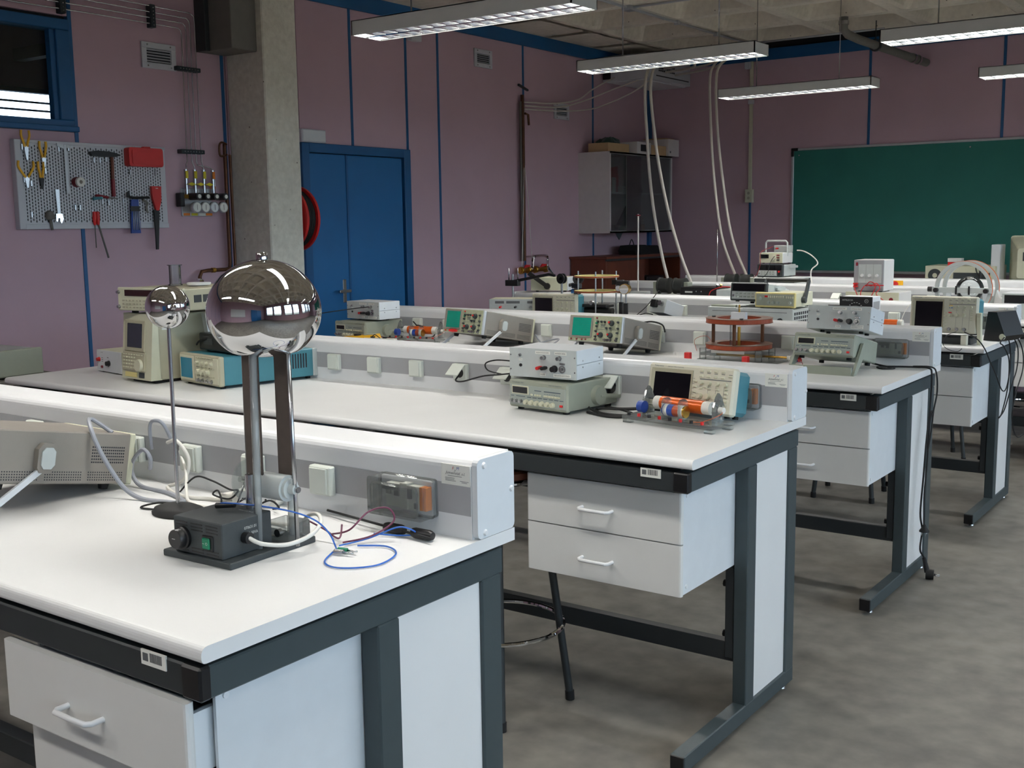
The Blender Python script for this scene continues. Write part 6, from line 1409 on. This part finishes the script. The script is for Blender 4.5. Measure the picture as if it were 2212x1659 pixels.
cable('white_conduit', [(-4.0, 9.2, 3.02), (-3.5, 8.9, 3.0), (-3.1, 8.35, 2.97), (-3.05, 8.05, 2.8), (-3.03, 8.02, 2.4), (-2.98, 8.0, 1.9), (-2.9, 8.0, 1.4), (-2.79, 8.05, 1.064)], .011, HOSEW, 'left of two pale hoses curving down the chalkboard wall to the last trunk', 'hose')
cable('white_conduit', [(-4.0, 9.23, 2.98), (-3.45, 8.92, 2.97), (-3.06, 8.37, 2.95), (-3.0, 8.07, 2.8), (-2.98, 8.04, 2.4), (-2.92, 8.04, 1.9), (-2.83, 8.05, 1.4), (-2.7, 8.08, 1.064)], .011, HOSEW, 'right of two pale hoses curving down the chalkboard wall to the last trunk', 'hose')
for i, (pts, l) in enumerate((([(-4.46, 7.25, 2.6), (-4.43, 7.7, 2.62), (-4.4, 8.05, 2.68), (-4.38, 8.3, 2.8), (-4.3, 8.55, 2.92)], 'upper thin hose from the wall pipe across the air grille to the air conditioner'),
    ([(-4.46, 7.26, 2.57), (-4.42, 7.75, 2.59), (-4.38, 8.15, 2.68), (-4.3, 8.5, 2.8), (-4.1, 8.7, 2.9)], 'middle thin hose crossing the air grille'),
    ([(-4.46, 7.26, 2.54), (-4.42, 7.8, 2.56), (-4.36, 8.3, 2.62), (-4.2, 8.7, 2.78), (-4.05, 8.8, 2.9)], 'lower thin hose crossing the air grille'))):
    cable('thin_hose', pts, .007, HOSEW, l, 'hose')
# chalkboard wall
a = thing('chalkboard', 'wide green chalkboard with a pale metal frame on the back wall', 'chalkboard', (-0.9, 9.6, 1.63))
B('writing_surface', BOARD, a, -1.99, 2.3, -.02, -.004, -.575, .575)
B('frame_rail', SATIN, a, -1.96, 2.3, -.026, 0, .575, .597, b=.003); B('frame_rail', SATIN, a, -2.015, -1.99, -.026, 0, -.575, .54, b=.003)
MB().box(-2.018, -1.95, -.03, 0, .572, .6, b=.003).box(-2.018, -1.99, -.03, 0, .52, .572, b=.003).build('corner_cap', BLACK, a)
B('chalk_tray', SATIN, a, -1.95, 2.3, -.07, 0, -.6, -.577, b=.004)
for X in (-1.94, -.36): CY('fixing_screw', STEEL, a, (X, -.022, .53), (X, -.02, .53), .007, n=8)
a = thing('wall_socket', 'ivory double wall socket at the foot of a conduit left of the chalkboard', 'socket', (-3.345, 9.594, 1.785)); B('box', CREAM, a, -.04, .04, -.045, 0, -.065, .065, b=.004)
for Z in (-.02, .028): CY('outlet', BEIGED, a, (0, -.046, Z), (0, -.044, Z), .014, n=14)
a = thing('wall_conduit', 'straight cream conduit running up the wall to the ceiling above the socket', 'conduit', (-3.345, 9.594, 0)); B('cover', CREAM, a, -.017, .017, -.022, 0, 1.85, 3.09, b=.003); B('clip', PEG, a, -.028, .028, -.028, 0, 2.68, 2.72, b=.003); B('joint_box', PEG, a, -.06, -.0, -.05, 0, 3.02, 3.085, b=.004)
a = thing('drain_pipe', 'grey metal drain pipe under the ceiling above the chalkboard', 'pipe', (0, 0, 0))
TU('pipe', DUCT, a, [(-1.98, 8.3, 3.18), (-1.98, 8.3, 3.08), (-1.96, 8.35, 3.045), (-1.92, 8.5, 3.02), (-1.75, 9.2, 2.955), (-1.66, 9.56, 2.92)], .035, 14)
for p0, p1 in (((-1.98, 8.3, 3.12), (-1.98, 8.3, 3.15)), ((-1.72, 9.32, 2.943), (-1.714, 9.345, 2.94)), ((-1.7, 9.4, 2.936), (-1.694, 9.425, 2.933))): CY('collar', STEEL, a, p0, p1, .042, n=16)
MB().ring(.04, .052, -.015, .015, 20, (-1.86, 8.75, 2.997), 'y').cyl((-1.86, 8.75, 3.04), (-1.86, 8.75, 3.2), .005, n=6).build('hanger', FRAMED, a)
a = thing('ceiling_conduit', 'thin grey conduit clipped under the ceiling ribs above the second lamp', 'conduit', (0, 0, 0))
TU('conduit', SATIN, a, [(-3.17, 4.5, 3.185), (-3.17, 9.1, 3.185)], .011, 8); TU('conduit', SATIN, a, [(-3.17, 9.1, 3.185), (-1.9, 9.1, 3.185)], .009, 8); TU('conduit', SATIN, a, [(-3.17, 6.85, 3.188), (-2.3, 6.85, 3.188)], .009, 8)
for y in (5.6, 6.85, 7.65, 8.4): B('clip', SATIN, a, -3.19, -3.15, y - .015, y + .015, 3.165, 3.2, b=.002)
B('junction_box', SATIN, a, -3.21, -3.13, 6.8, 6.9, 3.165, 3.2, b=.003)
